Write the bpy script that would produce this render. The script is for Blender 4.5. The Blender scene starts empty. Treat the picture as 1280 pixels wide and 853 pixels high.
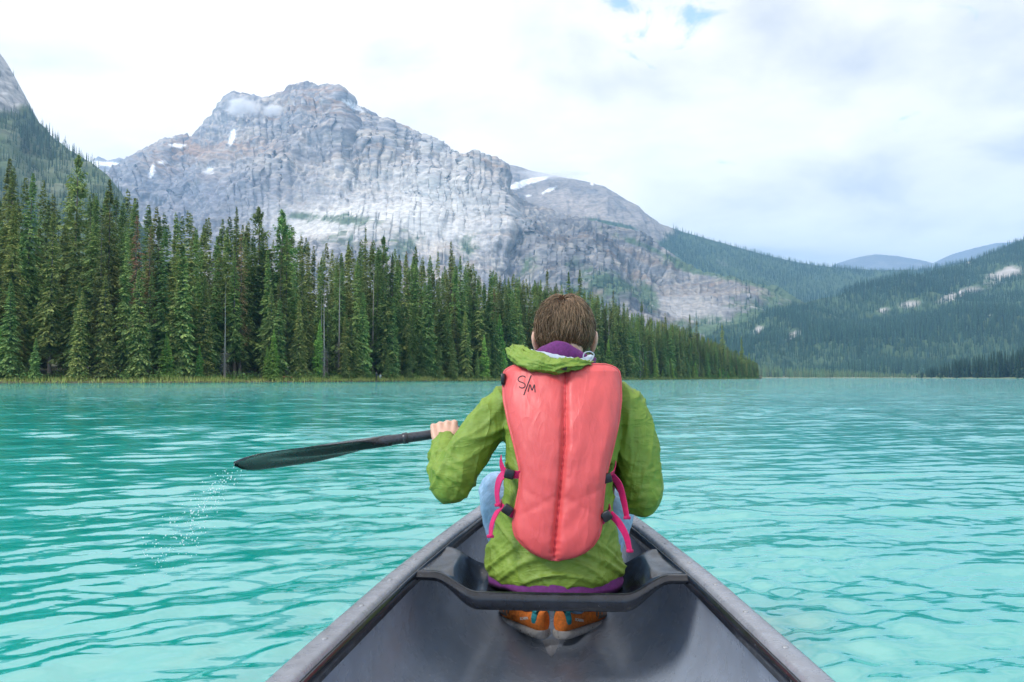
import bpy, math, random
import numpy as np
from mathutils import Vector, Matrix
from mathutils.bvhtree import BVHTree

R = math.radians
scene = bpy.context.scene
col = scene.collection
random.seed(11)
rs = np.random.RandomState(11)

# ------------------------------------------------------------------ camera
FPX, CAMZ, HOR = 924.0, 0.90, 472.0            # focal length in photo pixels, eye height above the lake, horizon row
PITCH = math.atan((HOR - 426.5) / FPX)
cam = bpy.data.cameras.new('camera')
cam.sensor_width = 36.0
cam.lens = FPX / 1280.0 * 36.0
cam.clip_start = 0.02
cam.clip_end = 60000
camo = bpy.data.objects.new('camera', cam)
camo.location = (0, 0, CAMZ)
camo.rotation_euler = (R(90) + PITCH, 0, 0)
col.objects.link(camo)
scene.camera = camo

# ------------------------------------------------------------------ light
SUN_EL, SUN_AZ = R(44), R(236)                  # azimuth clockwise from +Y: behind the camera, to the left
w = bpy.data.worlds.new('World')
scene.world = w
w.use_nodes = True
nt = w.node_tree
nt.nodes.clear()
N = nt.nodes.new
L = nt.links.new
out = N('ShaderNodeOutputWorld')
bg = N('ShaderNodeBackground')
bg.inputs['Strength'].default_value = 0.1
L(bg.outputs[0], out.inputs[0])
sky = N('ShaderNodeTexSky')
sky.sky_type = 'NISHITA'
sky.sun_disc = False
sky.sun_elevation = SUN_EL
sky.sun_rotation = SUN_AZ
tc = N('ShaderNodeTexCoord')
sep = N('ShaderNodeSeparateXYZ')
L(tc.outputs['Generated'], sep.inputs[0])


def wmath(op, a, b=None, clamp=False):
    n = N('ShaderNodeMath')
    n.operation = op
    n.use_clamp = clamp
    for i, v in enumerate((a, b)):
        if v is None:
            continue
        if isinstance(v, (int, float)):
            n.inputs[i].default_value = v
        else:
            L(v, n.inputs[i])
    return n.outputs[0]


def wmap(v, a, b, c, d):
    n = N('ShaderNodeMapRange')
    n.interpolation_type = 'SMOOTHSTEP'
    L(v, n.inputs[0])
    for i, q in enumerate((a, b, c, d)):
        n.inputs[i + 1].default_value = q
    return n.outputs[0]


zc = wmath('ADD', wmath('MAXIMUM', sep.outputs[2], 0.0), 0.22)
comb = N('ShaderNodeCombineXYZ')
L(wmath('DIVIDE', sep.outputs[0], zc), comb.inputs[0])
L(wmath('DIVIDE', sep.outputs[1], zc), comb.inputs[1])


def wnoise(scale, detail, off, rough=0.5, dist=0.0):
    mp = N('ShaderNodeMapping')
    mp.inputs['Location'].default_value = off
    L(comb.outputs[0], mp.inputs[0])
    n = N('ShaderNodeTexNoise')
    n.inputs['Scale'].default_value = scale
    n.inputs['Detail'].default_value = detail
    n.inputs['Roughness'].default_value = rough
    n.inputs['Distortion'].default_value = dist
    L(mp.outputs[0], n.inputs['Vector'])
    return n.outputs[0]


big = wnoise(0.95, 5, (5.2, 2.2, 2.0), 0.52, 0.4)
fine = wnoise(2.7, 6, (1.3, 5.2, 0.0), 0.55, 0.3)
grey = wmath('ADD', wmath('MULTIPLY', big, 0.62), wmath('MULTIPLY', fine, 0.38))
ramp = N('ShaderNodeValToRGB')
L(grey, ramp.inputs[0])
cr = ramp.color_ramp
cr.elements[0].position = 0.33
cr.elements[0].color = (4.9, 4.75, 4.6, 1)
cr.elements[1].position = 0.56
cr.elements[1].color = (10.2, 9.5, 8.8, 1)
e = cr.elements.new(0.45)
e.color = (8.3, 7.7, 7.1, 1)
vd = N('ShaderNodeVectorMath')
vd.operation = 'DISTANCE'
L(comb.outputs[0], vd.inputs[0])
vd.inputs[1].default_value = (.27, 1.33, 0)
hole = wmap(wmath('ADD', wnoise(7.5, 6, (0.62, 3.4, 0.0), 0.6, 0.5), wmap(vd.outputs['Value'], 0.0, 0.2, 0.12, -0.12)), 0.54, 0.68, 0.0, 0.85)
mixc = N('ShaderNodeMix')
mixc.data_type = 'RGBA'
L(hole, mixc.inputs[0])
L(ramp.outputs[0], mixc.inputs[6])
sv = N('ShaderNodeVectorMath')
sv.operation = 'MULTIPLY'
sv.inputs[1].default_value = (2.2, 2.2, 2.2)
L(sky.outputs[0], sv.inputs[0])
L(sv.outputs[0], mixc.inputs[7])
L(mixc.outputs[2], bg.inputs['Color'])

sun = bpy.data.lights.new('sun', 'SUN')
sun.energy = 2.3
sun.angle = R(16)
sun.color = (1.0, 0.965, 0.91)
suno = bpy.data.objects.new('sun', sun)
sd = Vector((math.sin(SUN_AZ) * math.cos(SUN_EL), math.cos(SUN_AZ) * math.cos(SUN_EL), math.sin(SUN_EL)))
suno.rotation_euler = (-sd).to_track_quat('-Z', 'Y').to_euler()
suno.location = (0, -20, 60)
col.objects.link(suno)

scene.view_settings.view_transform = 'Standard'
scene.view_settings.look = 'None'
scene.view_settings.exposure = 0.80
scene.view_settings.gamma = 1.0
scene.render.engine = 'CYCLES'
scene.cycles.use_denoising = True
scene.cycles.max_bounces = 6
scene.cycles.diffuse_bounces = 2
scene.cycles.glossy_bounces = 3
scene.cycles.transmission_bounces = 3
scene.cycles.volume_bounces = 4
scene.cycles.transparent_max_bounces = 6
scene.cycles.caustics_reflective = False
scene.cycles.caustics_refractive = False


# ------------------------------------------------------------------ helpers
def far(px, py, Y):
    """the point at depth Y in front of the camera that lies towards a row and column of the photograph"""
    xc = (np.asarray(px, float) - 640) / FPX
    zc_ = (426.5 - np.asarray(py, float)) / FPX
    y = math.cos(PITCH) - zc_ * math.sin(PITCH)
    z = math.sin(PITCH) + zc_ * math.cos(PITCH)
    Y = np.asarray(Y, float)
    return np.stack(np.broadcast_arrays(xc / y * Y, Y, CAMZ + z / y * Y), -1)


perm = rs.permutation(256)
PERM = np.concatenate([perm, perm, perm])
GR = rs.normal(size=(256, 3))
GR /= np.linalg.norm(GR, axis=1)[:, None]


def pnoise(p):
    p = np.asarray(p, float)
    i = np.floor(p).astype(int)
    f = p - i
    i &= 255
    u = f * f * f * (f * (f * 6 - 15) + 10)
    r = 0
    for dx in (0, 1):
        wx = u[..., 0] if dx else 1 - u[..., 0]
        for dy in (0, 1):
            wy = u[..., 1] if dy else 1 - u[..., 1]
            for dz in (0, 1):
                wz = u[..., 2] if dz else 1 - u[..., 2]
                h = PERM[PERM[PERM[i[..., 0] + dx] + i[..., 1] + dy] + i[..., 2] + dz]
                g = GR[h]
                d = g[..., 0] * (f[..., 0] - dx) + g[..., 1] * (f[..., 1] - dy) + g[..., 2] * (f[..., 2] - dz)
                r = r + wx * wy * wz * d
    return r * 1.5


def fbm(p, o=5, gain=0.5, ridge=False):
    a, s, t = 1.0, 0.0, 0.0
    p = np.asarray(p, float)
    for k in range(o):
        n = pnoise(p + 17.3 * k)
        if ridge:
            n = 1 - 2 * np.abs(n)
        s = s + a * n
        t += a
        a *= gain
        p = p * 2.03
    return s / t


def sstep(a, b, x):
    t = np.clip((np.asarray(x, float) - a) / (b - a), 0, 1)
    return t * t * (3 - 2 * t)


def mesh(name, V, F, mat=None, smooth=True, attrs=None):
    V = np.ascontiguousarray(V, dtype=np.float32)
    me = bpy.data.meshes.new(name)
    if isinstance(F, np.ndarray):
        n, k = F.shape
        me.vertices.add(len(V))
        me.vertices.foreach_set('co', V.ravel())
        me.loops.add(n * k)
        me.loops.foreach_set('vertex_index', np.ascontiguousarray(F, dtype=np.int32).ravel())
        me.polygons.add(n)
        me.polygons.foreach_set('loop_start', np.arange(0, n * k, k, dtype=np.int32))
        me.update(calc_edges=True)
    else:
        me.from_pydata(V.tolist(), [], F)
        me.update()
    me.polygons.foreach_set('use_smooth', np.full(len(me.polygons), smooth, dtype=bool))
    if attrs:
        for an, (ty, arr) in attrs.items():
            at = me.attributes.new(an, ty, 'POINT')
            if ty == 'FLOAT':
                at.data.foreach_set('value', np.ascontiguousarray(arr, dtype=np.float32).ravel())
            else:
                c4 = np.ones((len(V), 4), np.float32)
                c4[:, :3] = arr
                at.data.foreach_set('color', c4.ravel())
    if mat:
        me.materials.append(mat)
    return me


def link(name, me, parent=None):
    o = bpy.data.objects.new(name, me)
    col.objects.link(o)
    if parent is not None:
        o.parent = parent
    return o


def tag(o, label=None, cat=None, group=None, kind=None):
    if label:
        o['label'] = label
    if cat:
        o['category'] = cat
    if group:
        o['group'] = group
    if kind:
        o['kind'] = kind
    return o


def gridfaces(nu, nv, wrap_u=False):
    """quads of a grid whose vertex (i, j) has index i*nv+j"""
    i = np.arange(nu if wrap_u else nu - 1)
    j = np.arange(nv - 1)
    I, J = np.meshgrid(i, j, indexing='ij')
    I2 = (I + 1) % nu
    return np.stack([I * nv + J, I2 * nv + J, I2 * nv + J + 1, I * nv + J + 1], -1).reshape(-1, 4)


def lerp_tab(x, tab):
    tab = np.asarray(tab, float)
    return np.interp(x, tab[:, 0], tab[:, 1])


def smooth_tab(x, tab, s):
    """table lookup with rounded corners"""
    x = np.asarray(x, float)
    r = 0
    for k in np.linspace(-1, 1, 9):
        r = r + lerp_tab(x + k * s, tab)
    return r / 9


# ------------------------------------------------------------------ materials
def material(name, base, rough=0.6, var=0.0, vscale=5.0, bump=0.0, bscale=40.0, bdist=0.01, spec=0.5, attr=None,
             var_col=None, metal=0.0, coat=0.0, coords='Object', objrand=0.0, sheen=0.0, rvar=0.0, detail=6,
             trans=0.0, stretch=None, specks=None, crease=None):
    m = bpy.data.materials.new(name)
    m.use_nodes = True
    t = m.node_tree
    b = t.nodes['Principled BSDF']
    nn, ll = t.nodes.new, t.links.new
    b.inputs['Roughness'].default_value = rough
    b.inputs['Specular IOR Level'].default_value = spec
    b.inputs['Metallic'].default_value = metal
    b.inputs['Coat Weight'].default_value = coat
    if sheen:
        b.inputs['Sheen Weight'].default_value = sheen
    crd = nn('ShaderNodeTexCoord').outputs[coords]
    if stretch:
        mp = nn('ShaderNodeMapping')
        mp.inputs['Scale'].default_value = stretch
        ll(crd, mp.inputs[0])
        crd = mp.outputs[0]
    if attr:
        a = nn('ShaderNodeAttribute')
        a.attribute_name = attr
        c = a.outputs['Color']
    else:
        rgb = nn('ShaderNodeRGB')
        rgb.outputs[0].default_value = (*base, 1)
        c = rgb.outputs[0]

    def noise(scale, d=detail, dist=0.0):
        n = nn('ShaderNodeTexNoise')
        n.inputs['Scale'].default_value = scale
        n.inputs['Detail'].default_value = d
        n.inputs['Roughness'].default_value = 0.6
        n.inputs['Distortion'].default_value = dist
        ll(crd, n.inputs['Vector'])
        return n.outputs[0]

    def mix(fac, A, B, bt='MIX'):
        n = nn('ShaderNodeMix')
        n.data_type = 'RGBA'
        n.blend_type = bt
        for s, v in ((0, fac), (6, A), (7, B)):
            if isinstance(v, (int, float)):
                n.inputs[s].default_value = v
            elif isinstance(v, tuple):
                n.inputs[s].default_value = (*v, 1)
            else:
                ll(v, n.inputs[s])
        return n.outputs[2]

    def rng(v, a, b_, c_, d_):
        n = nn('ShaderNodeMapRange')
        n.interpolation_type = 'SMOOTHSTEP'
        ll(v, n.inputs[0])
        for i, q in enumerate((a, b_, c_, d_)):
            n.inputs[i + 1].default_value = q
        return n.outputs[0]

    if var_col:
        c = mix(rng(noise(vscale), 0.35, 0.68, 0, 1), c, var_col)
    if var:
        v = rng(noise(vscale * 1.7), 0.25, 0.75, 1 - var, 1 + var)
        cc = nn('ShaderNodeCombineColor')
        for i in range(3):
            ll(v, cc.inputs[i])
        c = mix(1.0, c, cc.outputs[0], 'MULTIPLY')
    if specks:
        c = mix(rng(noise(specks[0], 2), specks[1], specks[1] + 0.03, 0, specks[3]), c, specks[2])
    if objrand:
        oi = nn('ShaderNodeObjectInfo')
        hs = nn('ShaderNodeHueSaturation')
        ll(c, hs.inputs['Color'])
        ll(rng(oi.outputs['Random'], 0, 1, 0.5 - objrand * 0.1, 0.5 + objrand * 0.1), hs.inputs['Hue'])
        n2 = nn('ShaderNodeMath')
        n2.operation = 'FRACT'
        n3 = nn('ShaderNodeMath')
        n3.operation = 'MULTIPLY'
        n3.inputs[1].default_value = 7.13
        ll(oi.outputs['Random'], n3.inputs[0])
        ll(n3.outputs[0], n2.inputs[0])
        mr = nn('ShaderNodeMapRange')
        ll(n2.outputs[0], mr.inputs[0])
        mr.inputs[3].default_value = 1 - objrand
        mr.inputs[4].default_value = 1 + objrand
        ll(mr.outputs[0], hs.inputs['Value'])
        c = hs.outputs[0]
    ll(c, b.inputs['Base Color'])
    if rvar:
        ll(rng(noise(vscale * 2.3), 0.3, 0.7, max(0.02, rough - rvar), rough + rvar), b.inputs['Roughness'])
    if bump:
        bn = nn('ShaderNodeBump')
        bn.inputs['Strength'].default_value = bump
        bn.inputs['Distance'].default_value = bdist
        ll(noise(bscale), bn.inputs['Height'])
        last = bn.outputs[0]
        for (cs, st, stren, cd) in (crease or ()):          # sharp folds: the zero lines of a stretched noise
            mp = nn('ShaderNodeMapping')
            mp.inputs['Scale'].default_value = st[:3]
            mp.inputs['Rotation'].default_value = st[3:]
            ll(crd, mp.inputs[0])
            n = nn('ShaderNodeTexNoise')
            n.inputs['Scale'].default_value = cs
            n.inputs['Detail'].default_value = 2.5
            n.inputs['Roughness'].default_value = 0.5
            n.inputs['Distortion'].default_value = 0.6
            ll(mp.outputs[0], n.inputs['Vector'])
            s1 = nn('ShaderNodeMath')
            s1.operation = 'SUBTRACT'
            s1.inputs[1].default_value = 0.5
            ll(n.outputs[0], s1.inputs[0])
            s2 = nn('ShaderNodeMath')
            s2.operation = 'ABSOLUTE'
            ll(s1.outputs[0], s2.inputs[0])
            s3 = nn('ShaderNodeMath')
            s3.operation = 'POWER'
            s3.inputs[1].default_value = 0.6
            ll(s2.outputs[0], s3.inputs[0])
            bb = nn('ShaderNodeBump')
            bb.invert = True
            bb.inputs['Strength'].default_value = stren
            bb.inputs['Distance'].default_value = cd
            ll(s3.outputs[0], bb.inputs['Height'])
            ll(last, bb.inputs['Normal'])
            last = bb.outputs[0]
        ll(last, b.inputs['Normal'])
    if trans:
        tr = nn('ShaderNodeBsdfTranslucent')
        ll(c, tr.inputs[0])
        ms = nn('ShaderNodeMixShader')
        ms.inputs[0].default_value = trans
        ll(b.outputs[0], ms.inputs[1])
        ll(tr.outputs[0], ms.inputs[2])
        ll(ms.outputs[0], t.nodes['Material Output'].inputs[0])
    return m


M = {}
M['rock'] = material('limestone', (.4, .4, .4), 0.9, var=0.32, vscale=0.025, bump=0.5, bscale=0.05, bdist=3, attr='Col', spec=0.2, detail=9, stretch=(1, 1, 2.6))
M['hill'] = material('hillside_ground', (.1, .1, .1), 0.95, var=0.25, vscale=0.02, bump=0.5, bscale=0.05, bdist=3, attr='Col', spec=0.1)
M['forest'] = material('far_conifers', (.05, .08, .04), 0.85, attr='Col', spec=0.15, objrand=.35)
M['needles'] = material('spruce_needles', (.05, .08, .04), 0.7, attr='Col', objrand=0.32, spec=0.25, trans=0.25)
M['bark'] = material('bark', (.17, .14, .12), 0.9, var=0.35, vscale=3, bump=0.6, bscale=9, bdist=0.03, spec=0.15)
M['dead'] = material('dead_wood', (.26, .23, .21), 0.9, var=0.3, vscale=3, spec=0.15)
M['shore'] = material('shore_earth', (.085, .075, .05), 0.95, var=0.4, vscale=0.6, var_col=(.06, .09, .03), bump=0.6, bscale=2.0, bdist=0.1)
M['grass'] = material('shore_grass', (.2, .22, .06), 0.8, attr='Col', spec=0.2, trans=0.15)

# ------------------------------------------------------------------ lake
HEAD = -math.atan(48.0 / FPX)                     # the canoe points a little to the right of the view
CR, SR = math.cos(HEAD), math.sin(HEAD)


def to_world(p):
    p = np.asarray(p, float)
    return np.stack([p[..., 0] * CR - p[..., 1] * SR, p[..., 0] * SR + p[..., 1] * CR, p[..., 2]], -1)


WT = [(-2.02, 0.0), (-1.95, .05), (-1.6, .21), (-1, .37), (-.4, .445), (.3, .475), (.85, .48), (1.25, .466), (2.0, .40), (2.4, .338),
      (2.65, .283), (3.0, .195), (3.4, .095), (3.68, .02), (3.7, 0.0)]


def half_width(y):
    return smooth_tab(y, WT, 0.12) * sstep(3.705, 3.6, y) ** 0.5 * sstep(-2.03, -1.9, y) ** 0.5


def build_water():
    ang = np.concatenate([np.linspace(-180, -46, 14)[:-1], np.linspace(-46, 46, 431), np.linspace(46, 180, 14)[1:-1]])
    th = np.radians(ang)
    r = [1.55]
    while r[-1] < 70:
        r.append(r[-1] * 1.0052)
    while r[-1] < 10500:
        r.append(r[-1] * 1.09)
    r = np.array(r)
    A, Rr = np.meshgrid(th, r, indexing='ij')
    X = np.sin(A) * Rr
    Y = np.cos(A) * Rr
    Z = np.zeros_like(X)
    cell = np.maximum(np.gradient(r)[None, :] * np.ones_like(X), Rr * math.radians(92 / 430))
    r2 = np.random.RandomState(5)
    P2 = np.stack([X, Y, np.zeros_like(X)], -1)
    warp = pnoise(P2 * np.array([.35, .5, 1]))
    warp2 = pnoise(P2 * np.array([.9, 1.3, 1]) + 40)
    patch = 0.55 + 0.75 * sstep(-.35, .5, pnoise(P2 * np.array([.11, .3, 1]) + 9))
    calm = 1 - 0.45 * sstep(0.6, 2.2, X - 0.02 * Y) * sstep(9, 3.5, Y)       # smoother water in the lee of the canoe
    for k in range(46):
        lam = 0.085 * (17 ** (k / 45.0)) * r2.uniform(.9, 1.1)
        d = r2.normal(R(172), R(26))                                        # travelling towards the canoe
        kk = 2 * math.pi / lam
        sl = 0.029 * float(lerp_tab(math.log(lam), [(-2.5, 1.4), (-2.2, 1.35), (-1.6, 1.35), (-.9, 1.05), (-.3, .55), (.4, .3)]))
        ph = kk * (X * math.sin(d) + Y * math.cos(d)) + r2.uniform(0, 6.28) + warp * 2.2 + warp2 * 1.2
        fade = np.clip(lam / (3.2 * cell) - 0.6, 0, 1)
        s_ = np.sin(ph)
        Z += sl / kk * fade * (s_ + 0.22 * np.cos(2 * ph)) * patch * (calm if lam < .6 else 1)
    # diverging wake from the bow and sides of the canoe
    c_ = to_world(np.array([0., 0, 0]))
    Xc = X * CR + Y * SR
    Yc = -X * SR + Y * CR
    dist = np.abs(Xc) - half_width(np.clip(Yc, -2, 3.7))
    wake = np.exp(-np.clip(dist, 0, 9) * 1.1) * sstep(4.2, 3.2, Yc)
    Z += wake * 0.010 * np.sin(dist * 24 + Yc * 5 + warp2 * 3)
    hw_ = half_width(np.clip(Yc, -2, 3.7)) + 1e-4
    ratio = .68 - .28 * sstep(1.9, 3.3, Yc) - .28 * sstep(-.5, -1.8, Yc)
    inside = sstep(ratio, ratio - .15, np.abs(Xc) / hw_) * sstep(3.55, 3.35, Yc) * sstep(-1.95, -1.75, Yc)
    Z = Z * (1 - inside) - 0.035 * inside
    V = np.stack([X, Y, Z], -1).reshape(-1, 3)
    F = gridfaces(len(th), len(r), True)
    V = np.vstack([V, [[0, 0, -0.03]]])
    ci = len(V) - 1
    nr = len(r)
    cap = [[ci, i * nr, ((i + 1) % len(th)) * nr] for i in range(len(th))]
    cap = np.array([[a, b, c, a] for a, b, c in cap])
    me = mesh('lake', V, F)
    cm = mesh('lake_cap', V[[ci] + [i * nr for i in range(len(th))]], [(0, i + 1, (i + 1) % len(th) + 1) for i in range(len(th))])
    import bmesh
    bm = bmesh.new()
    bm.from_mesh(me)
    bm.from_mesh(cm)
    bmesh.ops.recalc_face_normals(bm, faces=bm.faces)
    bm.to_mesh(me)
    bm.free()
    me.polygons.foreach_set('use_smooth', np.full(len(me.polygons), True))
    if me.polygons[10].normal.z < 0:
        me.flip_normals()
    m = bpy.data.materials.new('glacial_water')
    m.use_nodes = True
    t = m.node_tree
    b = t.nodes['Principled BSDF']
    b.inputs['IOR'].default_value = 2.9
    b.inputs['Roughness'].default_value = 0.015
    b.inputs['Specular IOR Level'].default_value = 0.5
    nn, ll = t.nodes.new, t.links.new
    tc_ = nn('ShaderNodeTexCoord')

    def noi(scale, stretch, det):
        mp = nn('ShaderNodeMapping')
        mp.inputs['Scale'].default_value = stretch
        ll(tc_.outputs['Object'], mp.inputs[0])
        n = nn('ShaderNodeTexNoise')
        n.inputs['Scale'].default_value = scale
        n.inputs['Detail'].default_value = det
        n.inputs['Roughness'].default_value = 0.55
        ll(mp.outputs[0], n.inputs['Vector'])
        return n.outputs[0]
    big_ = noi(0.012, (0.5, 1.5, 1), 3)
    mr = nn('ShaderNodeMix')
    mr.data_type = 'RGBA'
    ll(big_, mr.inputs[0])
    mr.inputs[6].default_value = (0.0, 0.275, 0.25, 1)
    mr.inputs[7].default_value = (0.001, 0.335, 0.295, 1)
    ll(mr.outputs[2], b.inputs['Base Color'])
    b1 = nn('ShaderNodeBump')
    b1.inputs['Strength'].default_value = 0.32
    b1.inputs['Distance'].default_value = 0.012
    ll(noi(7.0, (0.55, 1.5, 1), 3), b1.inputs['Height'])
    b2 = nn('ShaderNodeBump')
    b2.inputs['Strength'].default_value = 0.6
    b2.inputs['Distance'].default_value = 0.22
    ll(noi(1.4, (0.45, 1.4, 1), 4), b2.inputs['Height'])
    # the broader chop only where the modelled waves end
    sp = nn('ShaderNodeVectorMath')
    sp.operation = 'LENGTH'
    ll(tc_.outputs['Object'], sp.inputs[0])
    mrg = nn('ShaderNodeMapRange')
    ll(sp.outputs['Value'], mrg.inputs[0])
    for i, q in enumerate((8.0, 60.0, 0.0, 1.0)):
        mrg.inputs[i + 1].default_value = q
    ll(mrg.outputs[0], b2.inputs['Strength'])
    ll(b1.outputs[0], b2.inputs['Normal'])
    ll(b2.outputs[0], b.inputs['Normal'])
    me.materials.append(m)
    o = link('lake', me)
    tag(o, 'rippled turquoise glacial lake around the canoe', 'lake', kind='structure')


build_water()

# ------------------------------------------------------------------ mountains


def blob(px, py, cx, cy, sx, sy, rot=0.0):
    a = R(rot)
    dx, dy = px - cx, py - cy
    u = (dx * math.cos(a) + dy * math.sin(a)) / sx
    v = (-dx * math.sin(a) + dy * math.cos(a)) / sy
    return np.exp(-(u * u + v * v))


def project(P):
    p = P - np.array([0, 0, CAMZ])
    yc = p[..., 1] * math.cos(PITCH) + p[..., 2] * math.sin(PITCH)
    zc_ = -p[..., 1] * math.sin(PITCH) + p[..., 2] * math.cos(PITCH)
    return 640 + FPX * p[..., 0] / yc, 426.5 - FPX * zc_ / yc


def face(skyline, crest, base, nu, nv, prof, back=0.5, px0=None, px1=None, jag=0.0, jscale=0.05):
    """a mountainside: columns run from its foot to its crest and a little down the far side"""
    px0 = skyline[0][0] if px0 is None else px0
    px1 = skyline[-1][0] if px1 is None else px1
    u = np.linspace(px0, px1, nu)
    py = lerp_tab(u, skyline)
    if jag:
        py = py + jag * fbm(np.stack([u * jscale, u * 0 + 3.1, u * 0], -1), 4, 0.6)
    Yc = lerp_tab(u, crest)
    Yb = lerp_tab(u, [(b[0], b[1]) for b in base])
    zb = lerp_tab(u, [(b[0], b[2]) for b in base])
    C = far(u, py, Yc)
    v = np.linspace(0, 1, nv)
    pv = np.asarray(prof, float)
    hz = np.interp(v, pv[:, 0], pv[:, 1])          # share of the way back
    zz = np.interp(v, pv[:, 0], pv[:, 2])          # share of the height
    k = np.ones(5) / 5
    for _ in range(2):
        hz[2:-2] = np.convolve(hz, k, 'valid')
        zz[2:-2] = np.convolve(zz, k, 'valid')
    Yg = Yb[:, None] + (Yc - Yb)[:, None] * hz[None, :]
    Xg = C[:, 0][:, None] / Yc[:, None] * Yg
    Zg = zb[:, None] + (C[:, 2] - zb)[:, None] * zz[None, :]
    P = np.stack([Xg, Yg, Zg], -1)
    bk = P[:, -1:, :].repeat(4, 1)
    for q in range(4):
        d = (q + 1) / 4.0
        bk[:, q, 1] += (Yc - Yb) * back * d
        bk[:, q, 2] -= (C[:, 2] - zb) * d * 0.6
    return u, v, np.concatenate([P, bk], 1)


def normals(P):
    du = np.gradient(P, axis=0)
    dv = np.gradient(P, axis=1)
    n = np.cross(du, dv)
    n /= np.linalg.norm(n, axis=-1)[..., None] + 1e-9
    return n


def finish_mountain(name, P, C, mat, label):
    nu, nv = P.shape[:2]
    F = gridfaces(nu, nv)
    me = mesh(name, P.reshape(-1, 3), F, mat, True, {'Col': ('FLOAT_COLOR', C.reshape(-1, 3))})
    o = link(name, me)
    tag(o, label, 'mountain', kind='structure')
    return o


def mixc3(C, col_, m):
    return C * (1 - m[..., None]) + np.array(col_) * m[..., None]


# --- the main massif
SKY1 = [(60, 262), (120, 232), (150, 215), (168, 205), (185, 190), (205, 176), (222, 175), (240, 172), (255, 160), (268, 146), (280, 128), (290, 117),
        (303, 114), (318, 117), (332, 122), (345, 123), (350, 121), (356, 124), (361, 117), (364, 111), (380, 109), (400, 111), (412, 108), (426, 110),
        (434, 117), (437, 128), (446, 134), (460, 139), (480, 150), (510, 165), (540, 178), (560, 192), (580, 196), (605, 195), (620, 197),
        (633, 203), (636, 214), (637, 236), (655, 250), (680, 262), (705, 272), (740, 281), (790, 298), (830, 318), (880, 343), (940, 353), (985, 368),
        (1020, 390), (1060, 405)]
CREST1 = [(60, 3500), (300, 3200), (400, 3000), (635, 2650), (800, 2500), (1060, 2200)]
BASE1 = [(60, 1900, 30), (500, 1500, 10), (900, 1500, 5), (1060, 1700, 20)]
PROF1 = [(0, 0, 0), (.22, .30, .17), (.34, .44, .30), (.42, .50, .40), (.55, .60, .54), (.62, .68, .60), (.72, .75, .72), (.80, .82, .79), (.92, .93, .92), (1, 1, 1)]
u, v, P = face(SKY1, CREST1, BASE1, 780, 330, PROF1, jag=3.4, jscale=0.17)
nrm = normals(P)
nrm[nrm[..., 1] > 0] *= -1
vv = np.concatenate([v, np.linspace(1, 1, 4)])
taper = (sstep(0, .12, vv) * (0.40 + 0.60 * sstep(1.0, .90, vv)))[None, :]
Q = P * 0.001
gul = fbm(np.stack([Q[..., 0] * 8.5, Q[..., 2] * 2.0 + Q[..., 0] * 2, Q[..., 1] * 3], -1), 6, 0.55, True)
roc = fbm(Q * np.array([9, 9, 13]), 6, 0.58)
tilt = Q[..., 2] + 0.16 * Q[..., 0] + 0.05 * pnoise(Q * 3)
strat = fbm(np.stack([tilt * 34, Q[..., 0] * 1.2, Q[..., 1] * 1.2], -1), 3, 0.6)
px, py = project(P)
talus = np.clip(blob(px, py, 520, 275, 120, 40) + blob(px, py, 400, 285, 60, 25) + .8 * blob(px, py, 860, 385, 60, 22, 20) + sstep(.22, .1, vv)[None, :] * .6, 0, 1)
rug = (1 - 0.75 * talus) * (1 - .55 * sstep(780, 900, px))
buttress = blob(px, py, 605, 212, 32, 24) + .7 * blob(px, py, 400, 130, 40, 20) + .6 * blob(px, py, 310, 140, 40, 30)
saw = tilt * 17 + .14 * pnoise(Q * np.array([2.5, 2.5, 2.5]))
saw = saw - np.floor(saw)
ledge = np.where(saw < .7, saw / .7, (1 - saw) / .3) - .5            # beds: sloping treads, steep risers
low_r = fbm(Q * np.array([3.2, 3.2, 2.6]) + 4, 3, .5)
flut = fbm(np.stack([Q[..., 0] * 30 + 2 * pnoise(Q * 5), Q[..., 2] * 4, Q[..., 1] * 8], -1), 4, .55, True)
rib = fbm(np.stack([Q[..., 0] * 3.0 + Q[..., 2] * 1.0, Q[..., 2] * 1.1, Q[..., 1] * 1.5], -1) + 6, 2, .45, True)
disp = (rib - .3) * 95 * rug * (1 - .8 * blob(px, py, 300, 135, 55, 40)) + (gul - .35) * 26 * rug + low_r * 55 + ledge * (11 + 22 * buttress) * rug + (flut - .3) * 24 * rug + fbm(Q * np.array([60, 60, 80]), 3, .6) * 9 * rug
P = P + nrm * (disp * taper)[..., None]
P[..., 2] += (roc * 22 * sstep(.9, 1, vv)[None, :])
px, py = project(P)
# rock colour: pale limestone with blue-grey and rusty beds, plus painted shade
fine_ = fbm(Q * np.array([26, 26, 38]), 5, 0.62)
streak = fbm(np.stack([Q[..., 0] * 42, Q[..., 2] * 6 + Q[..., 0] * 9, Q[..., 1] * 9], -1), 4, 0.6)
C = np.ones(P.shape) * np.array([.325, .34, .385])
C = mixc3(C, (.215, .225, .26), sstep(-.05, .45, roc + .5 * fine_))
C = mixc3(C, (.135, .145, .18), sstep(.15, .5, -gul + .6 + .5 * streak) * .75)  # gully hollows darkened: their shade is put into the colour
C = mixc3(C, (.60, .585, .56), sstep(.1, .42, streak + .25 * fine_) * .8)
C = mixc3(C, (.42, .30, .21), sstep(.05, .45, strat + .4 * fine_) * .6)
C = mixc3(C, (.155, .165, .205), sstep(.12, .5, fbm(Q * np.array([5, 5, 16]) + 8, 4)) * .55)
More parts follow.
